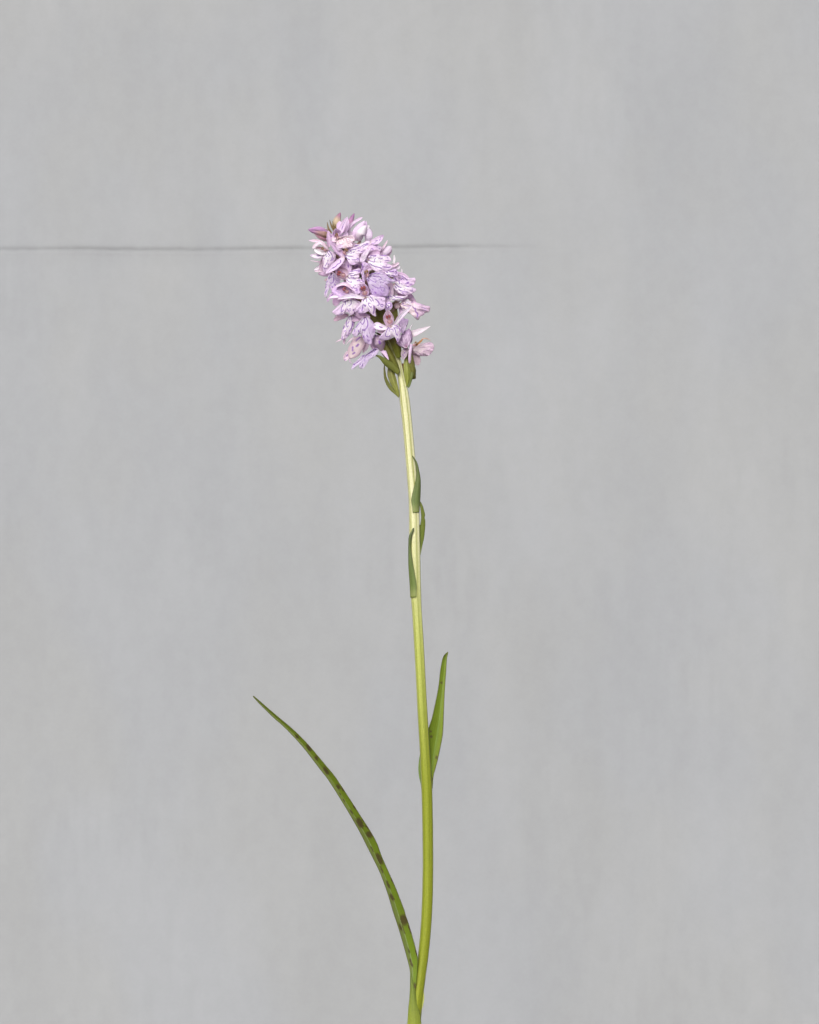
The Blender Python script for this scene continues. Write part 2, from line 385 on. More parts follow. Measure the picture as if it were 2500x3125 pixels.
C_L = [(1261, 1611), (1253.5, 1626.8), (1248.4, 1638.5), (1247.3, 1657), (1247.0, 1695), (1247.6, 1732), (1251, 1782), (1253, 1824)]
C_R = [(1262.8, 1611.5), (1261.6, 1621.8), (1256.8, 1636.8), (1255, 1660), (1256, 1685), (1261.8, 1725), (1271.5, 1782), (1271, 1822)]
stemleaf(C_L, C_R, [3.2, 2.8, 1.8, 1.3, 1.2, 1.2, 1.2, 1.2], .34, lin(98, 110, 72), lin(112, 130, 66))
# low sheath with a membranous edge near the bottom of the picture
lo_L = [z6(588, 1250), z6(585, 1500), z6(575, 1700), z6(555, 1900), z6(538, 2156), z6(500, 2600)]
lo_R = [z6(600, 1250), z6(672, 1520), z6(700, 1700), z6(735, 1880), z6(775, 2100), z6(790, 2600)]
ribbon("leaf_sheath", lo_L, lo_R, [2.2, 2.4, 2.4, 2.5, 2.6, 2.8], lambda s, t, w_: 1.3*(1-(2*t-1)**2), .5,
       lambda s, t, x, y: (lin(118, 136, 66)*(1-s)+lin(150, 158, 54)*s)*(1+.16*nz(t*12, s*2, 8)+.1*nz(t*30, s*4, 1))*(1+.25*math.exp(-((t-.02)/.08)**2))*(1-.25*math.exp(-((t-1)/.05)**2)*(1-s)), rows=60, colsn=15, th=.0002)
flap_L = [z6(822, 1560), z6(800, 1650), z6(790, 1750), z6(775, 1850), z6(768, 1950)]
flap_R = [z6(826, 1570), z6(833, 1680), z6(828, 1760), z6(806, 1860), z6(772, 1955)]
ribbon("leaf_sheath", flap_L, flap_R, [.8]*5, 0.0, .5, lambda s, t, x, y: lin(186, 192, 96), rows=30, colsn=7, th=.0002)

# ------------------------------------------------------------------ flower head
AX = [(1648, 1102), (1513, 1026), (1300, 935), (1080, 845), (860, 730), (640, 600), (440, 495), (280, 420)]
def axis_at(zy):
    ys = [a[0] for a in AX][::-1]; xs_ = [a[1] for a in AX][::-1]
    return float(np.interp(zy, ys, xs_))

WHITE, LILAC, MAUVE, PINK, DEEP, CREAM = lin(251, 243, 251), lin(238, 214, 241), lin(222, 193, 222), lin(243, 222, 237), lin(228, 200, 240), lin(250, 234, 238)
MARK = lin(146, 92, 188)
MARKP = lin(186, 112, 172)

def seg_dist(X, Y, pl):
    d = np.full(X.shape, 9.0)
    for (ax, ay), (bx, by) in zip(pl[:-1], pl[1:]):
        vx, vy = bx-ax, by-ay; L2 = vx*vx+vy*vy+1e-12
        t = np.clip(((X-ax)*vx+(Y-ay)*vy)/L2, 0, 1)
        d = np.minimum(d, np.hypot(X-ax-t*vx, Y-ay-t*vy))
    return d

PROF = {'sepal': ([0, .12, .3, .5, .7, .85, .94, 1], [.45, .7, .95, 1, .86, .56, .3, .04]),
        'oval': ([0, .1, .25, .5, .75, .88, .96, 1], [.4, .68, .92, 1, .9, .66, .38, .05]),
        'blunt': ([0, .15, .4, .65, .85, .95, 1], [.35, .6, .85, 1, .92, .6, .1]),
        'strip': ([0, .2, .6, .9, 1], [.8, 1, .9, .6, .1]),
        'taper': ([0, .1, .4, .7, .9, 1], [.8, 1, .75, .45, .2, .05])}

def petal(parent, pts, w, kind='sepal', cup=.35, tint=LILAC, edge=None, streak=0, seed=0, n=None, name='sepal', veins=0.5, mat=None, tip=None, rows=34, cn=15, twist=0.0, centre=.0):
    """pts: (zx, zy, depth mm) along the middle line; w half width in grid units; cup bends the margins to the viewer"""
    r = random.Random(seed*7+len(pts)+int(w)); edge = edge if edge is not None else tint
    p3 = crom(np.array([Z(*q) for q in pts]), rows)
    tan = np.gradient(p3, axis=0); nh = unit(n if n is not None else (r.uniform(-.25, .25), -1, r.uniform(-.1, .3)))
    G = np.zeros((rows, cn, 3)); ts = np.linspace(-1, 1, cn); ss = np.linspace(0, 1, rows)
    W = np.interp(ss, *PROF[kind])*w*ZM
    for i in range(rows):
        t = unit(tan[i]); nn = unit(nh-t*np.dot(nh, t)); sd_ = np.cross(t, nn)
        a = twist*ss[i]; nn, sd_ = nn*math.cos(a)+sd_*math.sin(a), sd_*math.cos(a)-nn*math.sin(a)
        wob = 1+.07*nz(ss[i]*5, seed, 1)
        for j, u in enumerate(ts):
            G[i, j] = p3[i]+sd_*u*W[i]*wob*math.cos(abs(cup)*abs(u)*.7)+nn*(cup*W[i]*(u*u)+ .06*W[i]*nz(ss[i]*4, u*2, seed))
    S, T = np.meshgrid(ss, ts, indexing='ij')
    K = mix(tint, edge, sstep(.3, 1.0, abs(T))*.8)
    v = nzgrid(T*7, S*1.2, seed+.5)*.5+nzgrid(T*3, S*3, seed+3.5)*.35
    K = K*(1+.13*veins*v*2)[..., None]
    K = mix(K, WHITE, centre*np.exp(-(T/.5)**2))
    K = mix(K, lin(214, 196, 176), (1-sstep(0, .16, S))*.4)
    if tip is not None: K = mix(K, tip, sstep(.7, 1, S)*.7)
    if streak:
        m_ = np.zeros(S.shape)
        if streak == 1: pls = [([(.35, .15), (.45, .05), (.58, -.02)], .10), ([(.66, -.02), (.78, .02), (.88, 0)], .09)]
        elif streak == 2: pls = [([(.42, .0), (.55, .05)], .17), ([(.9, 0), (.93, 0)], .14)]
        elif streak == 3: pls = [([(.2, .2), (.3, -.3), (.42, .1)], .09), ([(.45, 0), (.6, -.1), (.66, .1)], .12), ([(.75, .0), (.88, .03)], .1)]
        elif streak == 4: pls = [([(.1, .5), (.3, .45)], .1), ([(.4, -.1), (.48, 0)], .12), ([(.6, .4), (.7, .2)], .1), ([(.75, -.2), (.8, -.1)], .1)]
        else: pls = [([(.1, a_), (.3+.1*abs(a_), a_*1.1)], .06) for a_ in (-.6, -.3, .05, .35, .6)]+[([(.5, a_), (.62, a_)], .08) for a_ in (-.45, .2)]+[([(.75, .1), (.85, 0)], .1)]
        for pl, th in pls:
            d_ = seg_dist(S*1.0, T*.35, [(a_, b_*.35) for a_, b_ in pl]); m_ = np.maximum(m_, 1-sstep(th*.25, th*.55, d_))
        K = mix(K, MARK, m_*.92)
    return sheet(name, G, K, mat or M_PETAL, parent, .00016)

LOBES = ([0, 7, 14, 22, 30, 40, 50, 60, 72, 85, 100, 120],
         [1.0, .93, .82, .80, .90, .97, .97, .92, .78, .58, .40, .22])
def lip(parent, T, tip, hw, seed=0, n=None, curl=.18, fold=.16, tint=0.4, mid=1.0, notch=1.0, side=(1.0, 1.0), edge=LILAC, mark=MARK, dens=1.0, base=WHITE, bell=0.0, name='lip', tang=0.0, pat=None):
    r = random.Random(seed*31+5)
    A, B = Z(*T), Z(*tip); e1 = B-A; L = np.linalg.norm(e1); e1 /= L
    nh = unit(n if n is not None else (0, -1, .25)); nn = unit(nh-e1*np.dot(nh, e1)); e2 = np.cross(e1, nn)
    if e2[0]*(-e1[2])+e2[2]*e1[0] < 0: pass
    W = hw*ZM
    na, nr = 89, 44
    th = np.linspace(-118, 118, na); rr = np.linspace(0, 1, nr)**.9
    Rb = np.interp(abs(th), *LOBES)
    g = np.exp(-(abs(th)/9.5)**2); Rb = Rb*(1+(mid-1)*g)
    gn = np.exp(-((abs(th)-18)/7)**2); Rb = Rb*(1-(notch-1)*.35*gn)
    sfac = np.where(th < 0, side[0], side[1]); gs = sstep(14, 32, abs(th)); Rb = Rb*(1+(sfac-1)*gs)
    for k in range(na): Rb[k] *= 1+.055*nz(th[k]*.09, seed*3.1)+.035*nz(th[k]*.28, seed*1.7)
    TH, RR = np.meshgrid(np.radians(th), rr, indexing='ij'); R = Rb[:, None]*RR
    y = R*np.cos(TH); x = R*np.sin(TH)/.80
    # x scaled so that side lobes reach +-1 at about 50 degrees
    X = np.where(np.isfinite(x), x, 0); Y = y
    rip = nzgrid(X*2.2, Y*2.2, seed+.3)*.10*sstep(.3, 1, RR)+np.sin(TH*7+seed)*.035*sstep(.5, 1, RR)
    H = -curl*(Y**2)*L - fold*(np.abs(X)**1.8)*W*1.3 + rip*W + bell*L*.1*np.sin(np.clip(Y, 0, 1)*3.1)
    H += .10*W*np.exp(-((RR-.12)/.1)**2)
    Xs = X*(1-.10*fold*X**2)
    G = A+e1*(Y*L)[..., None]+e2*(Xs*W+tang*Y*L)[..., None]+nn*H[..., None]
    # colour
    ed = sstep(.45, 1.0, RR+.18*nzgrid(X*2, Y*2, seed+9)); K = mix(base, edge, np.clip(ed*(.55+tint), 0, 1))
    K = mix(K, DEEP, np.clip(tint-.5, 0, 1)*sstep(.3, .8, RR)*.9)
    K = K*(1+.05*nzgrid(TH*14, RR*2, seed+2))[..., None]
    K = mix(K, lin(212, 180, 160), (1-sstep(.02, .16, RR))*.75)
    m_ = np.zeros(X.shape)
    J = lambda a: r.uniform(-a, a)
    def pol(deg, rad): return (rad*math.sin(math.radians(deg))/.80, rad*math.cos(math.radians(deg)))
    strokes = []
    if pat is None:
        for sg in (-1, 1):
            j = J(3); sc_ = 1+J(.08)
            q = r.random()
            # outer loop line, broken
            a1 = [pol(sg*(38+j), .2), pol(sg*(42+j), .38*sc_), pol(sg*(44+j), .54*sc_), pol(sg*(40+j), .68*sc_)]
            strokes.append((a1, .030))
            a2 = [pol(sg*(38+j), .73*sc_), pol(sg*(30+j), .76*sc_), pol(sg*(23+j), .70*sc_), pol(sg*(20+j), .58*sc_)]
            strokes.append((a2 if q < .6 else a2[:3], .032))
            if q > .5: strokes.append(([pol(sg*(60+j), .62), pol(sg*(55+j), .70), pol(sg*(49+j), .66), pol(sg*(53+j), .57), pol(sg*(60+j), .62)], .022))
            # inner loop and dashes
            strokes.append(([pol(sg*(24+j), .22), pol(sg*(26+j), .36), pol(sg*(27+j), .5*sc_)], .026))
            if q < .7: strokes.append(([pol(sg*(27+j), .56), pol(sg*(21+j), .6), pol(sg*(15+j), .5), pol(sg*(14+j), .4)], .024))
            strokes.append(([pol(sg*(8+j), .24), pol(sg*(7+j), .36)], .022))
            strokes.append(([pol(sg*(11+j), .46), pol(sg*(10+j), .54+J(.04))], .024))
            strokes.append(([pol(sg*(7+j), .7), pol(sg*(5+j), .82)], .024))
            for (a_, r0, r1) in ((58, .28, .40), (60, .46, .52), (70, .34, .44), (66, .56, .66), (50, .8, .86), (34, .84, .90), (76, .24, .3)):
                if r.random() < .72*dens: strokes.append(([pol(sg*(a_+J(4)), r0+J(.03)), pol(sg*(a_+J(5)), r1+J(.03))], .020+r.random()*.010))
        strokes.append(([pol(J(3), .58), pol(J(4), .66)], .02))
    elif pat == 'dots':
        for k in range(34):
            a_ = J(75); r0 = r.uniform(.22, .88); strokes.append(([pol(a_, r0), pol(a_+J(4), r0+r.uniform(.02, .08))], .016+.008*r.random()))
        for a_ in (-50, -25, 0, 22, 48): strokes.append(([pol(a_, .16), pol(a_, .32)], .014))
    elif pat == 'veins':
        for a_ in (-55, -38, -22, -6, 10, 26, 42, 58): strokes.append(([pol(a_+J(3), .3+J(.1)), pol(a_*1.05+J(2), .75+J(.1))], .012))
    wb = 0.012*nzgrid(X*9, Y*9, seed+4)
    for pl, tk in strokes:
        m_ = np.maximum(m_, 1-sstep(tk*.42, tk*1.12, seg_dist(X+wb, Y-wb, pl)))
    K = mix(K, mark, m_*.92)
    return sheet(name, G, K, M_PETAL, parent, .00018)

VIEWS = {'A': (69.56, 34.78, .4436), 'B': (626.0, 243.5, .4436), 'C': (208.7, 695.6, .4436), 'D': (799.9, 799.9, .4436), 'E': (417.4, 1113.0, .3629), 'F': (1130.3, 1269.5, .2258), 'I': (0, 0, 1)}
def tlip(parent, view, T, out, marks, dT, dE, bulge=1.6, gx=0.0, gy=0.0, seed=0, base=WHITE, edge=LILAC, ed=(.45, 1.05), pools=(), mark=MARK, name='lip', throat=1.0, rip=.6, mk=.92, tk=6.0):
    """a lip or petal of its own measured outline, domed in depth: dT mm at the throat, dE mm at the rim"""
    ox, oy, k = VIEWS[view]; cv = lambda p: (ox+p[0]*k, oy+p[1]*k)
    t = np.array(cv(T)); o = np.array([cv(p) for p in out])
    o3 = np.vstack([o[-1], o, o[0], o[1]]); c = []
    for i in range(1, len(o)+1):      # closed smooth outline, notches kept
        a, b, d_, e = o3[i-1], o3[i], o3[i+1], o3[i+2]; n_ = max(2, int(np.linalg.norm(d_-b)/5.5))
        for j in range(n_):
            u = j/n_; tn = .38
            m0, m1 = tn*(d_-a), tn*(e-b)
            c.append((2*u**3-3*u*u+1)*b+(u**3-2*u*u+u)*m0+(-2*u**3+3*u*u)*d_+(u**3-u*u)*m1)
    c = np.array(c); na = len(c)
    for i in range(na):
        c[i] += (c[i]-t)/np.linalg.norm(c[i]-t)*(2.8*nz(i*.35, seed)+2.4*nz(i*.9, seed+4))
    nr = 34; rr = np.linspace(0, 1, nr)
    G = np.zeros((na+1, nr, 3)); PX = np.zeros((na+1, nr)); PY = PX.copy()
    ext = max(np.linalg.norm(c-t, axis=1).max(), 1)
    for i in range(na+1):
        q = c[i % na]; L = np.linalg.norm(q-t)
        for j, u in enumerate(rr):
            x, y = t+(q-t)*u; PX[i, j], PY[i, j] = x, y
            dx, dy = (x-t[0])/ext, (y-t[1])/ext
            w_ = L/ext
            d = dT*(1-u)+(dE+gx*dx+gy*dy)*u+.36*bulge*math.sin(math.pi*min(1, u**.8))+.9*rip*min(1, u*1.5)*nz(x*.014, y*.014, seed)+.25*u*nz(x*.045, y*.045, seed+3)+(.16+.1*nz(i*.1, seed))*sstep(.25, 1, u)*math.sin(i*.62+2.5*nz(i*.12, seed+8))*min(1, L/60)-.22*(max(0, u-.8)/.2)**2*(1+nz(x*.03, y*.03, seed+7))
            G[i, j] = Z(x, y, d)
    n1 = na+1
    R_ = np.tile(rr, (n1, 1))
    nn_ = nzgrid(PX*.02, PY*.02, seed+2.2)
    K = mix(base, edge, sstep(ed[0], ed[1], R_+.22*nn_)*.85)
    for (px, py, rad, amt) in pools:
        q = cv((px, py)); K = mix(K, DEEP*.97, np.exp(-(((PX-q[0])**2+(PY-q[1])**2)/(rad*k)**2))*amt*.85)
    K = K*(1+.045*nzgrid(PX*.09, PY*.09, seed+1))[..., None]
    if throat: K = mix(K, lin(222, 188, 172), (1-sstep(5, 26, np.hypot(PX-t[0], PY-t[1])))*.7*throat)
    m_ = np.zeros(PX.shape)
    wx = 1.6*nzgrid(PX*.06, PY*.06, seed+5)
    for m in marks:
        bold = 1.0
        if isinstance(m, tuple) and not isinstance(m[0], (list, tuple)):
            pl = [cv((m[0]-3, m[1])), cv((m[0]+4, m[1]+4))]; bold = m[2] if len(m) > 2 else 1.2
        else:
            if isinstance(m[-1], (int, float)): bold = m[-1]; m = m[:-1]
            pl = [cv(p) for p in m]
            if len(pl) > 2: pl = [tuple(p) for p in crom(np.array([(p[0], p[1], 0) for p in pl]), len(pl)*4)[:, :2]]
        tkk = tk*bold
        m_ = np.maximum(m_, 1-sstep(tkk*.35, tkk*.95, seg_dist(PX+wx, PY-wx, pl)))
    K = mix(K, mark, m_*mk)
    # one closed skin: front and back fans sharing the rim, no doubled seam
    th = .00018; du = np.gradient(G, axis=0); dv = np.gradient(G, axis=1)
    du[0] = du[-1] = (G[1]-G[-2])/2
    N = np.cross(du, dv); N[:, 0] = N[:, 3]; N /= (np.linalg.norm(N, axis=2, keepdims=True)+1e-15)
    if N[:, 5, 1].mean() > 0: N = -N
    N[:, 0] = N[:, 0].mean(axis=0)
    G, N, K = G[:-1], N[:-1], K[:-1]
    off = np.full(nr, th/2); V = []; CC = []
    for sgn in (1, -1):
        V.append(G[0, 0]+N[0, 0]*off[0]*sgn); CC.append(K[0, 0])
        V += list((G[:, 1:]+N[:, 1:]*th/2*sgn).reshape(-1, 3)); CC += list(K[:, 1:].reshape(-1, 3))
    m = nr-1; half = 1+na*m; F = []
    for h in (0, half):
        for i in range(na):
            i2 = (i+1) % na
            tri = (h, h+1+i*m, h+1+i2*m); F.append(tri if h else tri[::-1])
            for j in range(m-1):
                qd = (h+1+i*m+j, h+1+i*m+j+1, h+1+i2*m+j+1, h+1+i2*m+j); F.append(qd if h else qd[::-1])
    for i in range(na):
        i2 = (i+1) % na; F.append((1+i*m+m-1, 1+i2*m+m-1, half+1+i2*m+m-1, half+1+i*m+m-1))
    return link(name, V, F, np.array(CC), M_PETAL, parent)

def column(parent, T, tip, size, red=1.0):
    """two dark red pollinia over a pale horseshoe stigma, lying in the mouth of the hood"""
    A, B = Z(*T), Z(*tip); e = unit(B-A); nn = unit(np.array([0, -1, .1])-e*np.dot([0, -1, .1], e)); s = np.cross(e, nn); k = size*ZM
    parts = []
    k *= 1.15; redc, pale, skin = lin(160, 86, 88), lin(232, 190, 180), lin(206, 168, 170)
    if red < .5: redc = lin(160, 128, 96)
    for sg in (-1, 1):
        pts = crom([A+e*k*.45+s*sg*k*.10+nn*k*.1, A+e*k*.9+s*sg*k*.22+nn*k*.25, A+e*k*1.35+s*sg*k*.16+nn*k*.12], 10)
        rad = np.array([.03, .07, .11, .15, .18, .2, .2, .17, .11, .02])*k
        parts.append(tube(pts, rad, lambda u, ph: pale*(1-float(sstep(.15, .5, u)))+redc*float(sstep(.15, .5, u)), 8))
    ring = [A+e*k*(.2-.32*math.cos(a))+s*k*.36*math.sin(a)+nn*k*.12 for a in np.linspace(-2.3, 2.3, 16)]
    parts.append(tube(ring, [k*.075]*16, lambda u, ph: lin(196, 142, 158), 7, up=tuple(nn)))
    pts = crom([A-nn*k*.05-e*k*.15, A+e*k*.2+nn*k*.0, A+e*k*.55-nn*k*.03], 8)
    parts.append(tube(pts, np.array([.1, .24, .28, .28, .26, .22, .15, .04])*k, lambda u, ph: skin, 10))
    V, F, K = join(parts)
    link("column", V, F, np.array(K), M_PETAL, parent)

def ovary(T, d, a_off=110, r0=20, col=None, start=None):
    """slim twisted seed-case that joins the bloom to the stem; returned as the flower's own mesh"""
    zy = T[1]+a_off; ax = axis_at(zy) if start is None else start[0]; zy = zy if start is None else start[1]
    pts = crom([Z(ax, zy, 0), Z(ax*.55+T[0]*.45, zy*.5+T[1]*.5+18, d*.62), Z(T[0], T[1], d-1.3)], 18)
    prof = np.interp(np.linspace(0, 1, 18), [0, .3, .7, 1], [.65, 1, .85, .55])*r0*ZM
    c0, c1 = lin(112, 108, 52), (col if col is not None else lin(150, 120, 112))
    V, F, K = tube(pts, prof, lambda s, ph: (c0*(1-s)+c1*s)*(1+.12*math.cos(6*(ph+s*2.5))), 18, lambda s, ph: 1+.08*math.cos(6*(ph+s*2.5)))
    return link("flower", V, F, np.array(K), M_GREEN, plant)

def spur(parent, pts, r=13, c=LILAC):
    p = crom(np.array([Z(*q) for q in pts]), 16)
    V, F, K = tube(p, np.interp(np.linspace(0, 1, 16), [0, .2, .8, .95, 1], [1.1, 1, .95, .7, .2])*r*ZM, lambda s, ph: (c*(1-s)+LILAC*s)*(1+.05*math.cos(3*ph)), 14)
    link("spur", V, F, np.array(K), M_PETAL, parent)

def hood(parent, T, tip, w, seed=0, cup=.75, tint=PINK, inner=MAUVE, back=1.6, kind='oval', n=None):
    """the three upper segments leaning together over the column"""
    t, p = np.array(T, float), np.array(tip, float)
    e = p[:2]-t[:2]; L = np.hypot(*e)+1e-6; e /= L; s = np.array([-e[1], e[0]])
    m = (t+p)/2
    petal(parent, [(t[0]-e[0]*w*.1, t[1]-e[1]*w*.1, t[2]-back*.6), (m[0], m[1], m[2]-back), tuple(p)], w*.92, kind, cup, tint, edge=LILAC, seed=seed, n=n, name='sepal')
    for sg in (-1, 1):
        o = s*sg*w*.52
        petal(parent, [(t[0]+o[0]*.3, t[1]+o[1]*.3, t[2]-back*.4), (m[0]+o[0]*1.1, m[1]+o[1]*1.1, m[2]-back*.35), (p[0]+o[0]*.45-e[0]*w*.15, p[1]+o[1]*.45-e[1]*w*.15, p[2]-.1)],
              w*.42, 'oval', .5*1, tint, edge=LILAC, seed=seed+sg+3, n=unit((-sg*s[0]*.9, -1, sg*s[1]*.9)), name='petal')

def fl(T, ov=True, **k):
    return ovary(T, T[2], **k)

# --- F1 top front bloom, creamy
f = fl((455, 365, 9), a_off=120)
tlip(f, 'A', (880, 745), [(960, 735), (1060, 700), (1150, 690), (1230, 695), (1280, 745), (1270, 810), (1200, 862), (1225, 925), (1215, 970), (1140, 972), (1080, 990), (1010, 1008), (950, 985), (840, 975), (832, 900), (842, 820), (860, 770)],
     [[(865, 800), (895, 870), (925, 950), (955, 985)], (920, 835), (955, 825), (1015, 820), (1000, 870), (1045, 875), (985, 910), (1075, 790), (1130, 790), (1160, 812), (1215, 735), (1025, 960), (1125, 940), [(980, 735), (1040, 755), (1100, 790)], [(970, 752), (1010, 800)], [(1080, 730), (1180, 760)], [(1080, 815), (1105, 860)]],
     10, 12, 1.2, seed=1, base=CREAM, edge=PINK, mark=MARKP, tk=4.2, mk=.8)
hood(f, (450, 372, 9.5), (428, 272, 12), 56, seed=2, cup=.8, tint=LILAC)
column(f, (462, 372, 10.5), (430, 318, 11), 40, red=0)
petal(f, [(468, 345, 8.5), (505, 250, 9), (562, 142, 10.5)], 33, 'sepal', .3, LILAC, seed=4, streak=1, centre=.5)
petal(f, [(440, 360, 10), (410, 385, 11.5), (436, 414, 12)], 22, 'sepal', .3, PINK, seed=5)
petal(f, [(440, 355, 7), (375, 350, 8), (352, 290, 8)], 26, 'sepal', .3, LILAC, seed=6, streak=2)
# --- F3 second bloom
f = fl((520, 535, 10), a_off=120)
tlip(f, 'A', (1045, 1150), [(1110, 1080), (1200, 1010), (1320, 965), (1440, 960), (1500, 1010), (1495, 1080), (1430, 1120), (1370, 1170), (1390, 1210), (1395, 1260), (1370, 1330), (1310, 1380), (1240, 1402), (1170, 1380), (1120, 1310), (1080, 1240), (1035, 1190)],
     [[(1150, 1060), (1230, 1030), (1310, 1035)], [(1180, 1130), (1215, 1105)], [(1240, 1110), (1265, 1080)], [(1350, 1060), (1380, 1050), (1390, 1070)], [(1065, 1165), (1110, 1185), (1200, 1195), (1240, 1210)], [(1040, 1170), (1090, 1240), (1160, 1280)], [(1210, 1275), (1310, 1275)], [(1330, 1270), (1330, 1250), (1370, 1240), (1375, 1270), (1350, 1285)], [(1130, 1105), (1150, 1110)], [(1420, 1090), (1490, 1060)], [(1170, 1075), (1200, 1068)], [(1330, 1000), (1420, 990)]],
     11.5, 13, 1.6, seed=3, pools=[(1250, 1390, 110, .8)])
column(f, (522, 530, 12), (545, 498, 12.5), 40, red=0)
hood(f, (525, 575, 11), (372, 400, 12.5), 44, seed=8, cup=.6, tint=LILAC, kind='sepal')
petal(f, [(480, 500, 12), (470, 470, 12.6), (505, 445, 12)], 26, 'oval', .4, LILAC, seed=9, name='petal')
petal(f, [(520, 572, 12.5), (455, 650, 14.5), (325, 748, 14.5)], 40, 'sepal', .32, LILAC, seed=10, streak=3, centre=.5)
petal(f, [(360, 470, 9), (358, 380, 9.5), (352, 290, 9)], 24, 'sepal', .4, MAUVE, seed=11)
petal(f, [(570, 600, 9), (565, 650, 9.5), (590, 740, 9.5)], 32, 'sepal', .3, LILAC, seed=12, streak=2)
# --- F2 left bloom with raised hood
f = fl((335, 500, 7), a_off=130)
tlip(f, 'A', (612, 1062), [(680, 1060), (760, 1090), (812, 1140), (825, 1210), (800, 1290), (740, 1370), (690, 1420), (640, 1490), (600, 1550), (570, 1590), (520, 1540), (512, 1500), (525, 1440), (540, 1400), (518, 1330), (512, 1250), (520, 1180), (550, 1110), (590, 1070)],
     [[(650, 1060), (700, 1110), (735, 1170), (730, 1250), (700, 1300)], [(620, 1080), (650, 1140), (680, 1180)], [(600, 1200), (615, 1175)], (650, 1200), [(575, 1170), (590, 1140)], (545, 1250), (570, 1410), [(640, 1280), (630, 1300)], [(660, 1370), (640, 1390)], [(535, 1460), (560, 1490), (600, 1490)], [(610, 1350), (590, 1400)], [(765, 1230), (745, 1290)]],
     8.5, 8.2, 2.0, seed=5, gx=-1)
petal(f, [(360, 500, 6.5), (270, 425, 8.5), (188, 482, 7.5)], 24, 'blunt', .5, PINK, seed=14, centre=.6, n=(-.2, -1, .6))
petal(f, [(330, 510, 7.5), (260, 480, 8.8), (215, 490, 9)], 30, 'oval', .8, lin(216, 186, 200), seed=15, n=(.1, -1, -.3), name='petal')
petal(f, [(335, 520, 8.5), (280, 525, 10), (205, 492, 9.6)], 26, 'oval', .5, WHITE, seed=16, name='petal')
petal(f, [(330, 535, 8), (250, 560, 8.5), (160, 553, 8)], 27, 'sepal', .3, WHITE, edge=LILAC, seed=17, streak=2)
petal(f, [(340, 450, 3), (250, 405, 3.5), (148, 395, 3)], 18, 'sepal', .3, PINK, seed=18, tip=LILAC)
column(f, (325, 500, 10), (268, 463, 10.3), 34, red=0)
# --- F4 red-columned bloom
f = fl((550, 775, 11), a_off=120)
tlip(f, 'C', (770, 190), [(800, 120), (870, 60), (960, 20), (1080, -10), (1108, 40), (1085, 100), (1040, 125), (1070, 180), (1060, 220), (1020, 245), (1100, 250), (1160, 290), (1205, 350), (1120, 372), (1060, 400), (1140, 450), (1150, 500), (1110, 565), (1060, 600), (980, 590), (920, 560), (860, 480), (800, 400), (765, 320), (755, 240)],
     [[(860, 70), (960, 45), (1070, 40), (1080, 60), (1050, 70)], [(820, 115), (930, 115)], [(860, 165), (940, 160), (970, 140)], [(800, 190), (830, 230), (870, 220)], [(880, 200), (940, 210), (930, 240), (890, 240)], (970, 235, 1.6), [(770, 260), (820, 310), (880, 330), (880, 305)], [(780, 350), (830, 410), (910, 465), (940, 430), 1.2], [(960, 470), (1010, 480), (1020, 510), (990, 520)], [(1030, 290), (1070, 270), (1090, 290), 1.4], [(1130, 280), (1180, 320)], [(960, 390), (990, 400)]],
     12.5, 13.6, 1.6, seed=7, pools=[(1050, 540, 130, .9), (1070, 30, 90, .6)])
hood(f, (560, 790, 11.5), (430, 690, 13), 92, seed=20, cup=.55, tint=PINK, back=2.6)
column(f, (525, 768, 13), (445, 738, 13.4), 54)
petal(f, [(555, 720, 9), (560, 660, 9.5), (556, 600, 9)], 28, 'sepal', .3, LILAC, seed=21, streak=2)
# --- F6 large upper right lip
f = fl((770, 620, 11), a_off=140)
tlip(f, 'B', (335, 800), [(360, 720), (450, 690), (560, 665), (650, 690), (760, 690), (840, 720), (890, 780), (902, 820), (860, 850), (775, 880), (850, 910), (910, 940), (932, 990), (900, 1030), (830, 1060), (760, 1100), (640, 1112), (520, 1080), (430, 1010), (380, 930), (340, 870)],
     [[(350, 760), (420, 755)], [(350, 820), (410, 840), (490, 860), (495, 800), (520, 775)], [(400, 712), (470, 705), (530, 700), (520, 720), (460, 740)], [(590, 775), (660, 780), (690, 765)], [(640, 705), (720, 700), (780, 710)], [(800, 750), (820, 770)], [(740, 830), (840, 815)], (640, 855), [(385, 900), (450, 940), (560, 980), (670, 1005), 1.1], [(690, 970), (760, 985), (830, 990), (880, 970), 1.3], (650, 935), (780, 945), [(610, 1065), (660, 1065)]],
     12.5, 13.6, 2.0, seed=9, pools=[(800, 1050, 130, .5)])
tlip(f, 'B', (240, 800), [(150, 850), (152, 760), (190, 680), (270, 590), (340, 550), (430, 520), (400, 580), (335, 660), (300, 740), (262, 830), (200, 872)], [], 13.2, 13.6, .8, seed=24, base=lin(242, 230, 244), edge=LILAC, throat=0, pools=[(190, 850, 60, .5)], name='petal')
petal(f, [(780, 600, 10), (830, 540, 11), (905, 520, 11)], 42, 'oval', .4, MAUVE, seed=25)
tlip(f, 'B', (765, 1125), [(745, 1085), (850, 1060), (950, 1020), (1020, 1040), (1060, 1110), (1050, 1180), (980, 1215), (880, 1215), (800, 1190), (748, 1150)],
     [[(770, 1080), (800, 1110), 1.4], [(860, 1085), (950, 1080), 1.3], [(800, 1165), (860, 1165)], [(900, 1180), (960, 1190)], [(990, 1080), (1020, 1110), (1000, 1150)]], 13.3, 12.6, .8, seed=11, edge=DEEP, ed=(.1, .8), throat=0, name='petal')
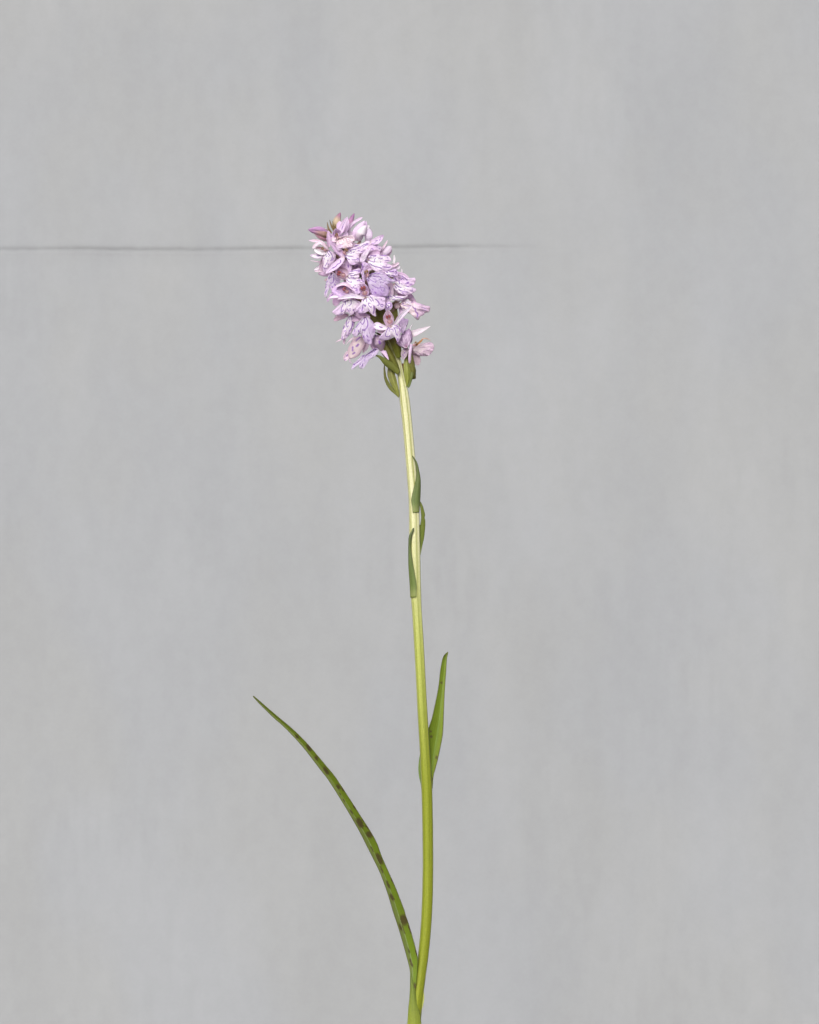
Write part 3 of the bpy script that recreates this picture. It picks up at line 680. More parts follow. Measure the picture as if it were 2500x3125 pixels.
# --- F5 largest central lip
f = fl((770, 775, 12), a_off=130)
tlip(f, 'B', (345, 1190), [(420, 1140), (520, 1112), (640, 1100), (740, 1130), (800, 1200), (860, 1240), (940, 1275), (1010, 1300), (940, 1340), (850, 1368), (790, 1400), (832, 1480), (840, 1580), (810, 1660), (740, 1682), (660, 1668), (600, 1700), (500, 1690), (430, 1640), (400, 1560), (360, 1450), (330, 1340), (305, 1250)],
     [[(400, 1150), (460, 1130), (600, 1135), (630, 1115)], [(460, 1215), (520, 1195), (600, 1200), (650, 1240), (660, 1280), (600, 1275)], [(470, 1260), (530, 1265)], [(350, 1240), (420, 1300), (520, 1345), (530, 1310), 1.1], (480, 1180), (405, 1190), [(430, 1400), (500, 1450), (580, 1480), (640, 1470), (650, 1430), 1.1], [(640, 1470), (700, 1470), (740, 1510), (720, 1550), (670, 1550), (650, 1500)], (450, 1520, 1.5), [(505, 1580), (530, 1600), 2.2], [(840, 1255), (890, 1300), 1.2], [(740, 1265), (770, 1268)], [(730, 1330), (760, 1325)], (700, 1350), (640, 1350), [(310, 1270), (370, 1310)], [(370, 1160), (380, 1200)]],
     13.3, 14.6, 2.4, seed=13, ed=(.6, 1.12), pools=[(620, 1650, 170, 1.0), (460, 1560, 100, .6)])
column(f, (775, 775, 14), (760, 735, 14.4), 46, red=0)
tlip(f, 'B', (230, 1000), [(200, 865), (192, 960), (182, 1060), (160, 1120), (190, 1180), (210, 1280), (245, 1368), (252, 1290), (238, 1180), (250, 1090), (300, 1030), (380, 975), (425, 960), (350, 900), (280, 868)],
     [[(200, 900), (205, 1010), (175, 1090), .8]], 12.4, 13.4, .8, seed=28, base=lin(228, 208, 236), edge=DEEP, throat=0, pools=[(220, 960, 110, .6)])
petal(f, [(760, 760, 12.2), (770, 700, 13), (820, 690, 12.5)], 30, 'oval', .6, MAUVE, seed=29, name='petal')
# --- F7 central lower bloom
f = fl((755, 985, 13), a_off=120)
tlip(f, 'C', (1215, 685), [(1300, 655), (1360, 625), (1440, 650), (1540, 668), (1640, 680), (1700, 710), (1692, 790), (1702, 900), (1670, 955), (1600, 990), (1555, 995), (1472, 935), (1460, 1030), (1468, 1142), (1400, 1115), (1340, 1060), (1290, 1015), (1200, 1062), (1100, 1072), (1020, 1040), (960, 1020), (1010, 960), (1060, 900), (1110, 840), (1130, 760), (1155, 710)],
     [[(1170, 720), (1170, 770)], [(1245, 710), (1245, 790)], [(1300, 640), (1370, 700), (1410, 780), 1.1], [(1300, 710), (1350, 760), (1360, 790)], [(1330, 830), (1290, 820), (1300, 880), (1350, 930), (1355, 900), 1.1], [(1190, 860), (1210, 900), (1225, 870), 1.4], [(1165, 850), (1150, 930), (1135, 1000)], [(1420, 890), (1425, 980), (1410, 1070), 1.5], [(1290, 960), (1320, 1000)], [(1460, 730), (1520, 780), (1550, 850), (1510, 880), 1.4], [(1580, 870), (1600, 910), (1640, 890), (1630, 850), (1590, 860)], (1600, 740, 1.4), [(1200, 715), (1205, 740)]],
     14.8, 15.2, 2.2, seed=17, pools=[(1600, 780, 120, .8), (1100, 1010, 130, .8), (1060, 1040, 100, .6)])
hood(f, (752, 1000, 13.8), (728, 850, 15), 66, seed=30, cup=.7, tint=LILAC, back=2.4)
column(f, (748, 965, 15.2), (718, 885, 15.4), 58)
petal(f, [(740, 1010, 15.5), (600, 985, 17), (452, 1018, 16.5)], 26, 'sepal', .35, WHITE, edge=LILAC, seed=31, streak=1)
petal(f, [(620, 1120, 11), (700, 1190, 11.5), (800, 1210, 11)], 40, 'oval', -.4, MAUVE, seed=32)
# --- F8 left lower bloom
f = fl((560, 955, 11), a_off=130)
tlip(f, 'C', (800, 735), [(870, 755), (960, 768), (1080, 782), (1110, 850), (1060, 920), (1010, 965), (960, 1030), (920, 1090), (870, 1112), (820, 1065), (760, 1040), (700, 1080), (620, 1120), (520, 1112), (468, 1080), (425, 1030), (480, 980), (560, 900), (650, 840), (720, 780)],
     [[(870, 750), (880, 830), (850, 870), (820, 890)], [(740, 780), (740, 850), 1.1], [(690, 850), (650, 930), (640, 1010), (650, 1030), (700, 990), 1.1], [(800, 750), (795, 790)], [(935, 975), (925, 1000), 1.4], [(850, 950), (855, 1010)], [(780, 960), (830, 1020)], [(640, 1090), (670, 1075)], [(720, 760), (710, 800)]],
     12.8, 13, 2.2, seed=19, pools=[(560, 1000, 120, .5)])
petal(f, [(640, 930, 12.8), (530, 865, 14.3), (428, 890, 13.4)], 25, 'strip', .6, PINK, edge=LILAC, seed=34, n=(0, -1, .7))
petal(f, [(620, 960, 12), (530, 920, 12.4), (440, 930, 12)], 50, 'oval', .6, lin(200, 172, 206), seed=35, name='petal')
petal(f, [(600, 985, 12.6), (510, 985, 13.6), (420, 930, 13)], 30, 'oval', .5, DEEP, seed=36, name='petal')
petal(f, [(580, 975, 12.8), (470, 985, 13.6), (358, 1002, 12.6)], 20, 'sepal', .3, WHITE, edge=LILAC, seed=37)
column(f, (560, 945, 13.6), (505, 895, 13.8), 44)
petal(f, [(520, 1010, 8), (455, 1020, 8.4), (425, 1090, 8)], 44, 'oval', .4, MAUVE, seed=38)
petal(f, [(570, 1185, 6), (480, 1210, 6), (412, 1246, 5.5)], 30, 'oval', .3, lin(216, 186, 206), seed=39)
# --- F9 lower right bloom
f = fl((1012, 1290, 12), a_off=130)
tlip(f, 'D', (485, 1145), [(560, 1110), (640, 1110), (720, 1160), (742, 1230), (735, 1310), (715, 1340), (735, 1400), (705, 1480), (670, 1525), (635, 1490), (620, 1430), (560, 1392), (515, 1380), (510, 1420), (450, 1460), (370, 1476), (280, 1472), (205, 1442), (220, 1390), (290, 1330), (360, 1260), (400, 1190), (430, 1160)],
     [[(440, 1170), (400, 1240), (370, 1320), (375, 1380), (440, 1390), (470, 1360), 1.1], [(480, 1180), (455, 1220), (455, 1260)], [(490, 1220), (540, 1210), (550, 1260)], [(570, 1190), (600, 1230), (610, 1300), (620, 1310)], [(560, 1180), (620, 1180), (670, 1190)], [(590, 1120), (660, 1150)], [(630, 1335), (650, 1350), 1.8], [(660, 1430), (660, 1480), 1.3], [(700, 1190), (710, 1230), 1.4], (710, 1250)],
     13.4, 13, 2.4, seed=23, pools=[(280, 1420, 110, .7), (690, 1480, 80, .6)])
hood(f, (1010, 1310, 12.2), (985, 1132, 13.5), 70, seed=40, cup=.75, tint=PINK, back=2.6)
column(f, (1012, 1268, 14), (988, 1195, 14), 56)
petal(f, [(985, 1325, 11.5), (915, 1318, 12.5), (835, 1288, 12)], 40, 'blunt', .3, WHITE, edge=LILAC, seed=41, streak=2)
petal(f, [(960, 1365, 10), (910, 1370, 10), (868, 1352, 10)], 16, 'sepal', .3, PINK, seed=42)
petal(f, [(1055, 1300, 12.8), (1130, 1195, 15.5), (1248, 1086, 16.5)], 26, 'sepal', .4, WHITE, edge=LILAC, seed=43, streak=1)
# --- F10 right lens shaped lip
f = fl((1050, 860, 6), a_off=140)
tlip(f, 'D', (562, 130), [(600, 90), (680, 62), (740, 62), (800, 115), (900, 165), (960, 205), (1040, 222), (1082, 240), (1102, 280), (1060, 322), (960, 370), (860, 388), (750, 372), (650, 320), (580, 250), (548, 190)],
     [[(690, 60), (700, 120), 1.3], [(610, 130), (670, 190), (740, 210), 1.2], [(590, 180), (630, 230), 1.2], [(680, 260), (790, 310), (900, 320)], [(960, 300), (1020, 290)], [(1000, 240), (1020, 260)], (820, 265), (760, 130), [(770, 340), (790, 345)], [(860, 180), (930, 195)]],
     9.5, 10, 1.6, seed=27, pools=[(800, 390, 90, .4)])
tlip(f, 'B', (1065, 1245), [(1110, 1150), (1240, 1200), (1330, 1275), (1400, 1270), (1462, 1235), (1478, 1320), (1440, 1392), (1370, 1432), (1300, 1440), (1220, 1380), (1140, 1320), (1080, 1275)],
     [[(1130, 1290), (1160, 1250), (1200, 1280)], [(1230, 1380), (1300, 1370), (1310, 1340), (1270, 1350), 1.2], [(1340, 1410), (1390, 1380)], [(1130, 1190), (1220, 1240), (1280, 1300)]], 7, 8.5, 1.0, seed=28, base=lin(236, 218, 240), throat=0, name='petal')
petal(f, [(1000, 830, 9), (1010, 920, 9.6), (1030, 985, 9.4)], 40, 'oval', .4, PINK, seed=47, streak=1)
petal(f, [(1020, 860, 7), (1075, 900, 7.5), (1055, 980, 7)], 30, 'oval', .4, lin(214, 196, 208), seed=48, name='petal')
# --- F23 strip-like lip seen from its edge
f = fl((1180, 985, 5), a_off=170)
tlip(f, 'D', (700, 475), [(905, 402), (860, 475), (720, 540), (680, 548), (600, 522), (520, 532), (440, 562), (378, 575), (362, 520), (380, 470), (440, 405), (470, 375), (560, 408), (680, 418), (800, 425)],
     [[(440, 470), (450, 405)], [(470, 400), (510, 430)], [(480, 440), (540, 440)], [(560, 410), (620, 455)], [(380, 460), (430, 445)], [(540, 500), (600, 495)], [(640, 450), (800, 480)]], 10.5, 9.5, .8, seed=29, throat=0)
tlip(f, 'D', (440, 630), [(370, 590), (420, 550), (480, 560), (530, 620), (532, 680), (480, 740), (430, 742), (372, 765), (350, 700), (358, 640)],
     [[(400, 600), (380, 650), (400, 700), (440, 690), (430, 650), (400, 630)], [(430, 600), (480, 600), (490, 660), (450, 680)]], 14.2, 13.2, .3, seed=30, edge=DEEP, ed=(.1, .9), throat=0, name='petal')
petal(f, [(1090, 960, 5), (1160, 975, 6), (1260, 985, 5)], 34, 'sepal', .4, MAUVE, seed=51)
petal(f, [(1080, 1060, 6), (1090, 1080, 6), (1110, 1110, 6)], 40, 'oval', -.5, lin(206, 182, 190), seed=52, name='petal')
# --- F11 right side bloom
f = fl((1115, 1075, 3), a_off=150)
tlip(f, 'D', (718, 605), [(740, 572), (860, 545), (980, 545), (1130, 580), (1250, 620), (1330, 650), (1422, 668), (1432, 740), (1400, 800), (1320, 820), (1260, 880), (1195, 900), (1170, 965), (1130, 988), (1088, 940), (1060, 870), (1010, 812), (925, 828), (905, 790), (850, 755), (780, 720), (730, 660)],
     [[(740, 610), (800, 640), (900, 660), (990, 640)], [(850, 572), (880, 570), 1.3], [(930, 570), (1010, 565)], [(850, 602), (880, 600), 1.3], [(780, 590), (800, 600)], [(1080, 710), (1090, 790), (1130, 830), (1130, 900), (1110, 920), 1.5], [(1010, 660), (1060, 720)], [(1240, 690), (1330, 720), .8], [(1260, 760), (1340, 750), .8]],
     7, 6.5, 1.6, seed=31, base=CREAM, edge=lin(226, 196, 224), pools=[(1200, 700, 130, .5)], rip=1.2)
petal(f, [(1130, 1040, 4), (1200, 985, 5), (1290, 1055, 4.5)], 30, 'sepal', -.4, MAUVE, seed=54)
petal(f, [(1200, 985, 2), (1235, 1010, 2.5), (1250, 1070, 2.5)], 26, 'oval', .3, lin(222, 204, 204), seed=55, name='petal')
petal(f, [(1110, 1090, 3), (1130, 1160, 3), (1108, 1210, 3)], 20, 'sepal', .3, LILAC, seed=56)
petal(f, [(1150, 1060, 7), (1200, 1050, 7.6), (1245, 1085, 7.6)], 22, 'sepal', .3, WHITE, edge=PINK, seed=57, streak=1)
# --- F12 bloom seen from behind, low on the right
f = ovary((1210, 1550), 4, start=(1262, 1860), r0=38, col=lin(150, 152, 84))
tlip(f, 'D', (870, 1645), [(740, 1350), (790, 1290), (870, 1230), (920, 1200), (970, 1250), (1000, 1330), (1012, 1440), (990, 1520), (930, 1580), (905, 1640), (865, 1680), (800, 1672), (700, 1612), (640, 1540), (650, 1480), (700, 1460), (730, 1420)],
     [[(820, 1420), (850, 1500)], [(870, 1440), (890, 1540)], [(760, 1480), (800, 1560)], [(930, 1400), (930, 1500)], [(930, 1190), (962, 1245), 1.4], [(700, 1520), (760, 1590)], [(985, 1400), (975, 1500)]], 6, 7.5, 8.5, seed=60, base=lin(226, 204, 228), edge=lin(196, 164, 204), mark=lin(172, 134, 180), mk=.7, throat=.5, rip=1.0, name='sepal')
tlip(f, 'D', (790, 1300), [(690, 1000), (720, 952), (800, 950), (860, 970), (912, 975), (905, 1050), (880, 1130), (850, 1200), (805, 1250), (792, 1335), (750, 1280), (720, 1200), (692, 1100)],
     [[(780, 1020), (790, 1120), .8]], 8.6, 9.4, 3, seed=61, base=lin(224, 204, 232), edge=lin(198, 170, 210), mark=MAUVE, throat=0, name='petal')
petal(f, [(1235, 1395, 5), (1330, 1355, 4.5), (1440, 1306, 4)], 36, 'taper', .2, WHITE, edge=PINK, seed=62, centre=.3)
petal(f, [(1215, 1350, 3), (1232, 1310, 3), (1254, 1278, 3)], 8, 'taper', .2, WHITE, seed=63)
tlip(f, 'F', (560, 1130), [(760, 1040), (900, 1000), (1100, 950), (1250, 920), (1400, 918), (1500, 1000), (1545, 1130), (1505, 1280), (1420, 1420), (1300, 1532), (1150, 1562), (950, 1562), (800, 1542), (700, 1500), (600, 1450), (520, 1350), (478, 1250)],
     [[(860, 1160), (1050, 1150), (1250, 1230)], [(700, 1350), (760, 1370), 1.2], [(630, 1430), (700, 1450), 1.2], [(860, 1440), (1050, 1490)], [(870, 1550), (1050, 1540)], [(1000, 1340), (1200, 1300), (1400, 1240)], [(960, 1060), (1200, 1020), (1400, 1010)]],
     6, 4.5, 1.5, seed=33, base=lin(238, 222, 230), edge=lin(230, 202, 226), mark=lin(186, 150, 190), mk=.6, throat=.6)
petal(f, [(1205, 1545, 6), (1165, 1585, 6), (1150, 1662, 5.5)], 36, 'sepal', .2, lin(216, 198, 208), seed=64, streak=4)
petal(f, [(1240, 1560, 3), (1285, 1640, 2.5), (1312, 1722, 2)], 44, 'oval', .2, lin(216, 194, 206), seed=65)
spur(f, [(1235, 1500, 8), (1222, 1600, 8.5), (1218, 1702, 7.5)], 17)
column(f, (1262, 1510, 8.5), (1290, 1480, 8.8), 34, red=0)
petal(f, [(1280, 1512, 7.5), (1318, 1482, 8.5), (1362, 1440, 8)], 10, 'strip', .3, lin(206, 150, 96), seed=66, tip=lin(200, 150, 100), name='petal')
petal(f, [(1350, 1440, 8), (1395, 1435, 8), (1446, 1458, 7.5)], 7, 'taper', .3, lin(214, 176, 160), seed=67, name='petal')
# --- F13 lower left narrow lip
f = fl((592, 1185, 6), a_off=140)
tlip(f, 'E', (475, 225), [(540, 230), (590, 290), (602, 380), (590, 500), (550, 620), (500, 720), (440, 800), (350, 885), (270, 945), (228, 920), (208, 860), (220, 760), (250, 640), (280, 540), (335, 420), (380, 330), (420, 250)],
     [[(490, 240), (510, 330), (540, 430), (520, 540), (480, 620), (440, 680), 1.3], [(440, 240), (440, 340)], [(380, 340), (360, 430), (370, 530), (390, 550), (410, 520), 1.1], [(400, 445), (430, 400), 1.2], [(300, 530), (270, 610)], [(235, 660), (220, 720)], [(330, 660), (300, 690)], (370, 800, 1.5), (430, 740, 1.4), [(260, 830), (230, 900), (260, 930)]],
     8, 7, 1.8, seed=37, pools=[(560, 450, 90, .7), (400, 760, 100, .5)])
petal(f, [(560, 1380, 4), (500, 1440, 4), (430, 1475, 3.5)], 14, 'taper', .3, PINK, seed=70)
petal(f, [(530, 1440, 4), (522, 1470, 4), (526, 1500, 4)], 14, 'sepal', .3, PINK, seed=71)
# --- F14 lower centre lip
f = fl((735, 1205, 9), a_off=140)
tlip(f, 'E', (893, 245), [(980, 270), (1060, 320), (1140, 420), (1190, 540), (1212, 660), (1175, 780), (1125, 880), (1112, 980), (1065, 1075), (980, 1042), (900, 1000), (850, 900), (812, 800), (765, 735), (700, 790), (620, 842), (558, 800), (528, 720), (580, 640), (640, 560), (695, 450), (735, 400), (790, 330), (850, 275)],
     [[(870, 280), (890, 360), (860, 440), (820, 480), (790, 430), (750, 420), 1.2], [(930, 280), (980, 400), (980, 520), (930, 600), (870, 650), 1.4], [(840, 635), (900, 650), 2.0], [(715, 460), (650, 560), 1.2], [(605, 630), (605, 690), 1.2], [(715, 640), (710, 690), 1.3], [(860, 820), (880, 860), 1.5], [(950, 790), (990, 850), 1.3], [(980, 920), (1000, 970), (1040, 950), 1.1]],
     11.5, 12, 2.6, seed=41, ed=(.55, 1.1), pools=[(1120, 600, 170, .85), (980, 920, 120, .7)])
petal(f, [(700, 1230, 9), (650, 1225, 9), (600, 1240, 8.5)], 34, 'oval', .3, MAUVE, seed=73)
petal(f, [(640, 1420, 8), (590, 1450, 8), (545, 1500, 7.5)], 9, 'taper', .3, PINK, seed=74)
# --- F15 low left bloom seen from behind
f = ovary((760, 1420), 4, start=(1000, 1480), r0=18)
petal(f, [(730, 1420, 4.5), (665, 1500, 6.5), (586, 1645, 4.5)], 76, 'oval', -.2, lin(236, 220, 222), edge=lin(216, 186, 206), seed=76, streak=4, veins=.8)
petal(f, [(748, 1430, 4), (760, 1500, 5), (722, 1590, 3.5)], 28, 'sepal', -.3, PINK, seed=77, name='petal')
petal(f, [(600, 1580, 2.5), (560, 1610, 2.5), (530, 1672, 2)], 34, 'oval', .3, PINK, seed=78, streak=2)
petal(f, [(590, 1620, 3.5), (585, 1680, 3.5), (618, 1704, 3)], 8, 'taper', .2, MAUVE, seed=79, name='petal')
# --- F16 lowest left bloom with the long forked lip
f = ovary((905, 1545), 5, start=(1040, 1700), r0=22)
tlip(f, 'E', (1255, 1175), [(1300, 1210), (1290, 1290), (1220, 1380), (1130, 1450), (1020, 1510), (950, 1555), (930, 1620), (900, 1700), (840, 1762), (770, 1772), (728, 1740), (738, 1690), (718, 1650), (660, 1692), (590, 1752), (508, 1802), (512, 1740), (560, 1640), (640, 1560), (740, 1470), (820, 1400), (900, 1368), (1000, 1310), (1080, 1240), (1170, 1190)],
     [[(1250, 1170), (1210, 1230), (1170, 1290), 1.3], [(1180, 1180), (1130, 1230), 1.1], [(1080, 1240), (1040, 1270), 1.1], [(1120, 1290), (1000, 1330)], [(1060, 1370), (920, 1410), (890, 1450)], [(870, 1380), (820, 1410), 1.3], (900, 1450, 1.6), [(575, 1645), (600, 1655), 2.2], [(660, 1600), (700, 1580), 1.3], [(770, 1640), (760, 1680)], [(830, 1620), (820, 1700)], [(900, 1490), (890, 1550)]],
     7, 8.6, .9, seed=43, edge=lin(240, 224, 243), throat=.3, ed=(.85, 1.4))
petal(f, [(925, 1560, 6), (900, 1480, 9), (850, 1395, 6.5)], 62, 'oval', -.5, lin(216, 192, 212), edge=MAUVE, seed=81, streak=2, veins=.9)
petal(f, [(870, 1540, 5), (830, 1520, 5), (812, 1450, 5)], 26, 'oval', -.3, MAUVE, seed=82, name='petal')
petal(f, [(925, 1545, 5), (960, 1600, 6), (998, 1664, 6.5)], 30, 'taper', .2, LILAC, seed=83)
# --- F17 left edge lip seen from the side
f = fl((395, 740, 3), a_off=150)
tlip(f, 'C', (402, 95), [(450, 85), (540, 180), (615, 260), (600, 340), (525, 372), (495, 450), (540, 560), (520, 622), (440, 600), (395, 500), (370, 445), (335, 520), (305, 600), (290, 690), (240, 655), (232, 600), (258, 500), (266, 400), (288, 300), (325, 200), (362, 115)],
     [[(400, 100), (405, 180), (390, 210), (350, 240), (340, 200), 1.2], [(460, 160), (460, 260), (440, 330), (390, 345), (375, 330), 1.3], [(310, 290), (295, 330)], (285, 375), [(285, 430), (272, 450)], [(480, 370), (500, 400), 1.3], [(420, 430), (455, 475), 2.0], [(300, 500), (260, 580), 1.2], [(500, 240), (540, 290)]],
     6.5, 7.5, 1.8, seed=47, gx=2.5, ed=(.65, 1.2), pools=[(500, 500, 110, .7), (540, 270, 90, .6)])
petal(f, [(400, 900, 9), (440, 940, 10), (452, 1000, 9.5)], 38, 'oval', .3, DEEP, seed=85, name='petal')
petal(f, [(440, 930, 7), (390, 980, 7.6), (345, 1030, 7)], 22, 'sepal', .3, LILAC, seed=86, streak=2)
petal(f, [(350, 940, 3), (330, 970, 3), (322, 1000, 3)], 14, 'oval', .2, WHITE, seed=87)
petal(f, [(380, 990, 4), (355, 1020, 4), (345, 1050, 4)], 16, 'sepal', .2, LILAC, seed=88)
petal(f, [(370, 800, 2), (340, 810, 2), (312, 822, 2)], 14, 'sepal', .2, lin(216, 186, 196), seed=89)
# --- left tufts behind F2
f = fl((330, 690, -3), a_off=150)
petal(f, [(350, 640, -1), (260, 625, 0), (165, 608, 0)], 13, 'taper', .4, PINK, seed=91, n=(0, -1, .5))
petal(f, [(330, 640, 0), (270, 680, 1), (203, 712, 1)], 22, 'sepal', .4, WHITE, edge=LILAC, seed=92)
petal(f, [(340, 680, 1), (280, 715, 2), (208, 722, 1)], 14, 'sepal', .4, PINK, seed=93)
petal(f, [(320, 560, 2), (290, 640, 2.5), (270, 730, 2)], 30, 'sepal', .4, PINK, seed=94)
petal(f, [(400, 735, 4), (320, 750, 4), (248, 748, 3)], 28, 'sepal', -.4, MAUVE, seed=95, tip=lin(170, 128, 160))
petal(f, [(390, 700, 3), (330, 690, 3.5), (280, 690, 3)], 40, 'oval', .3, MAUVE, seed=96, name='petal')
# --- F18 pale closed hoods on the upper right
f = fl((700, 400, 5), a_off=150)
petal(f, [(680, 405, 5), (700, 320, 9.5), (752, 236, 6)], 62, 'oval', -.6, lin(248, 240, 247), edge=LILAC, seed=98)
petal(f, [(645, 400, 5), (650, 310, 7), (742, 186, 5)], 40, 'sepal', -.3, LILAC, seed=99, centre=.2)
petal(f, [(760, 420, 5), (780, 350, 7), (785, 265, 4)], 44, 'oval', -.4, lin(226, 212, 230), edge=LILAC, seed=100, name='petal')
petal(f, [(730, 300, 2), (765, 260, 2), (790, 236, 2)], 20, 'oval', .3, WHITE, seed=101, name='petal')
petal(f, [(740, 300, 3), (752, 240, 3), (756, 186, 3)], 16, 'sepal', .3, LILAC, seed=102)
# --- F19 striped lip below the pale hoods
f = fl((700, 430, 6), a_off=140)
tlip(f, 'B', (-20, 500), [(0, 445), (150, 430), (260, 385), (360, 352), (440, 380), (520, 420), (640, 480), (682, 540), (620, 602), (520, 612), (440, 565), (370, 540), (250, 548), (120, 560), (10, 565)],
     [[(0, 520), (150, 495), (230, 450), (330, 410)], [(200, 520), (280, 460), (350, 430)], [(410, 440), (470, 445), (500, 480)], [(500, 475), (560, 500)], [(600, 525), (620, 535)], [(60, 545), (150, 530)], [(30, 470), (120, 455)], [(330, 330), (380, 320)]],
     8, 8.5, 1.6, seed=53, throat=0, pools=[(420, 560, 100, .4)])
petal(f, [(800, 420, 9), (870, 400, 10), (943, 338, 9.5)], 36, 'sepal', .3, LILAC, seed=104, streak=4, centre=.4, tip=lin(178, 138, 190))
petal(f, [(855, 540, 7), (930, 480, 7.5), (985, 392, 7)], 13, 'strip', .4, PINK, seed=105)
petal(f, [(770, 470, 9), (830, 490, 10), (900, 520, 9.5)], 40, 'oval', .3, LILAC, seed=106, streak=4, name='petal')
# --- F20 right fringe
f = fl((900, 560, 3), a_off=150)
petal(f, [(925, 560, 6), (970, 505, 7), (1025, 460, 6)], 40, 'oval', -.3, lin(234, 220, 236), edge=LILAC, seed=108)
petal(f, [(980, 570, 4), (1005, 530, 4), (1030, 492, 4)], 18, 'sepal', .3, PINK, seed=109)
petal(f, [(830, 560, 6), (880, 545, 7), (960, 575, 6)], 48, 'oval', .3, MAUVE, seed=110, name='petal')
petal(f, [(1046, 640, 3), (1056, 600, 3), (1054, 550, 3)], 11, 'strip', .4, WHITE, seed=111)
petal(f, [(1000, 680, 6), (1050, 665, 6.5), (1108, 632, 6)], 20, 'strip', .4, PINK, seed=112)
petal(f, [(1020, 700, 5), (1070, 690, 5), (1118, 668, 5)], 22, 'blunt', .3, WHITE, edge=LILAC, seed=113)
f = fl((1080, 760, 0), a_off=170)
petal(f, [(1126, 770, 2), (1134, 735, 2), (1134, 696, 2)], 10, 'strip', .4, WHITE, seed=115)
petal(f, [(1080, 740, 5), (1140, 760, 5), (1215, 800, 5)], 24, 'sepal', -.3, MAUVE, seed=116)
petal(f, [(1060, 770, 4), (1120, 820, 4.5), (1210, 850, 4)], 50, 'oval', .3, LILAC, seed=117, streak=4, name='petal')
petal(f, [(1080, 940, 3), (1150, 960, 3.5), (1220, 965, 3)], 34, 'oval', -.3, MAUVE, seed=118)
# --- top right strap sepals
f = fl((560, 320, 2), a_off=130)
petal(f, [(540, 310, 3), (620, 210, 4), (718, 150, 3.5)], 15, 'blunt', .3, LILAC, seed=120, centre=.5)
petal(f, [(545, 330, 2), (580, 260, 3), (632, 205, 2.5)], 26, 'oval', .3, lin(230, 218, 232), seed=121)
petal(f, [(560, 350, 2), (590, 330, 3), (640, 330, 3)], 30, 'oval', .3, lin(214, 196, 214), seed=122, name='petal')
petal(f, [(500, 320, 6), (470, 250, 6.5), (480, 190, 6)], 28, 'oval', .3, LILAC, seed=123, name='petal')
petal(f, [(520, 320, 4), (545, 260, 5), (560, 160, 5)], 30, 'sepal', .3, LILAC, seed=124)

# --- blooms on the far side of the spike (seen between and beside the front ones)
for k, (zx, zy, tx, ty) in enumerate([(520, 520, 470, 640), (640, 640, 600, 760), (700, 560, 800, 600), (620, 860, 560, 960), (850, 820, 950, 880), (700, 1000, 650, 1120),
                                      (900, 960, 1010, 1010), (780, 1180, 700, 1290), (420, 620, 340, 700), (560, 420, 640, 470), (900, 680, 990, 760), (600, 1080, 520, 1150)]):
    dpt = -6-(k % 3)*2
    f = ovary((zx, zy), dpt, a_off=100)
    lip(f, (zx, zy, dpt-1), (tx, ty, dpt-4), 105, seed=60+k, tint=.5, n=(.2, -1, .2), curl=.2, fold=.25)
    petal(f, [(zx, zy, dpt), ((zx*3-tx)/2-20, (zy*3-ty)/2, dpt+1), (zx*1.6-tx*.6, zy*1.6-ty*.6-20, dpt)], 40, 'oval', .4, MAUVE, seed=200+k)
    petal(f, [(zx, zy, dpt), (zx+40, zy+10, dpt), (zx+70, zy-30, dpt)], 26, 'sepal', .3, LILAC, seed=220+k)

rp = random.Random(5)
for k in range(15):
    zy = 430+k*47; ax = axis_at(zy)+rp.uniform(-20, 30)
    f = ovary((ax+rp.uniform(-40, 40), zy), 2.5, a_off=70, r0=14)
    for q in range(3):
        an = rp.uniform(0, 2*math.pi); rr_ = rp.uniform(90, 190)*(1 if zy < 1000 else .7); dx, dy = math.cos(an)*rr_, math.sin(an)*rr_*.7
        d0 = rp.uniform(2.5, 6.5)
        petal(f, [(ax, zy, d0-1), (ax+dx*.5, zy+dy*.5-12, d0+1), (ax+dx, zy+dy, d0)], rp.uniform(30, 46), rp.choice(['oval', 'sepal', 'blunt']), rp.choice([.4, -.4]), rp.choice([LILAC, PINK, MAUVE]), seed=300+k*3+q, streak=rp.choice([0, 0, 2, 4]), rows=20, cn=11)

# ------------------------------------------------------------------ buds and the bract tips at the top
def bud(pts, w, c_base, c_mid, c_tip, seed):
    p = crom(np.array([Z(*q) for q in pts]), 26)
    prof = np.interp(np.linspace(0, 1, 26), [0, .1, .3, .55, .8, .93, 1], [.45, .75, 1, .88, .5, .26, .06])*w*ZM
    def colf(s, ph):
        c = c_base*(1-float(sstep(.0, .45, s)))+c_mid*float(sstep(.0, .45, s)); t = float(sstep(.45, .85, s)); c = c*(1-t)+c_tip*t
        seam = max(0, math.cos(3*ph+seed+s*1.2))**10
        return c*(1-.38*seam)*(1+.12*nz(ph*3, s*3, seed))
    V, F, K = tube(p, prof, colf, 24, lambda s, ph: 1+.07*math.cos(3*ph+seed+s*1.2))
    link("bud", V, F, np.array(K), M_PETAL, plant)
bud([(365, 345, 2), (270, 310, 3), (142, 282, 3)], 52, lin(172, 146, 102), lin(190, 152, 150), lin(204, 156, 206), 1)
bud([(425, 262, 1), (445, 190, 2), (484, 98, 2)], 42, lin(196, 184, 132), lin(226, 208, 178), lin(186, 136, 166), 2)
bud([(560, 300, 0), (585, 210, 1), (632, 106, 1)], 36, lin(190, 160, 138), lin(206, 160, 194), lin(182, 132, 180), 3)
bud([(360, 300, 0), (300, 285, 0), (240, 255, 0)], 26, lin(188, 160, 160), PINK, LILAC, 4)
fb = ovary((365, 345), 1, a_off=60, r0=20)
petal(fb, [(372, 330, 3), (270, 268, 5.4), (150, 274, 4)], 26, 'sepal', -.5, lin(206, 160, 208), seed=401, edge=lin(222, 188, 220))
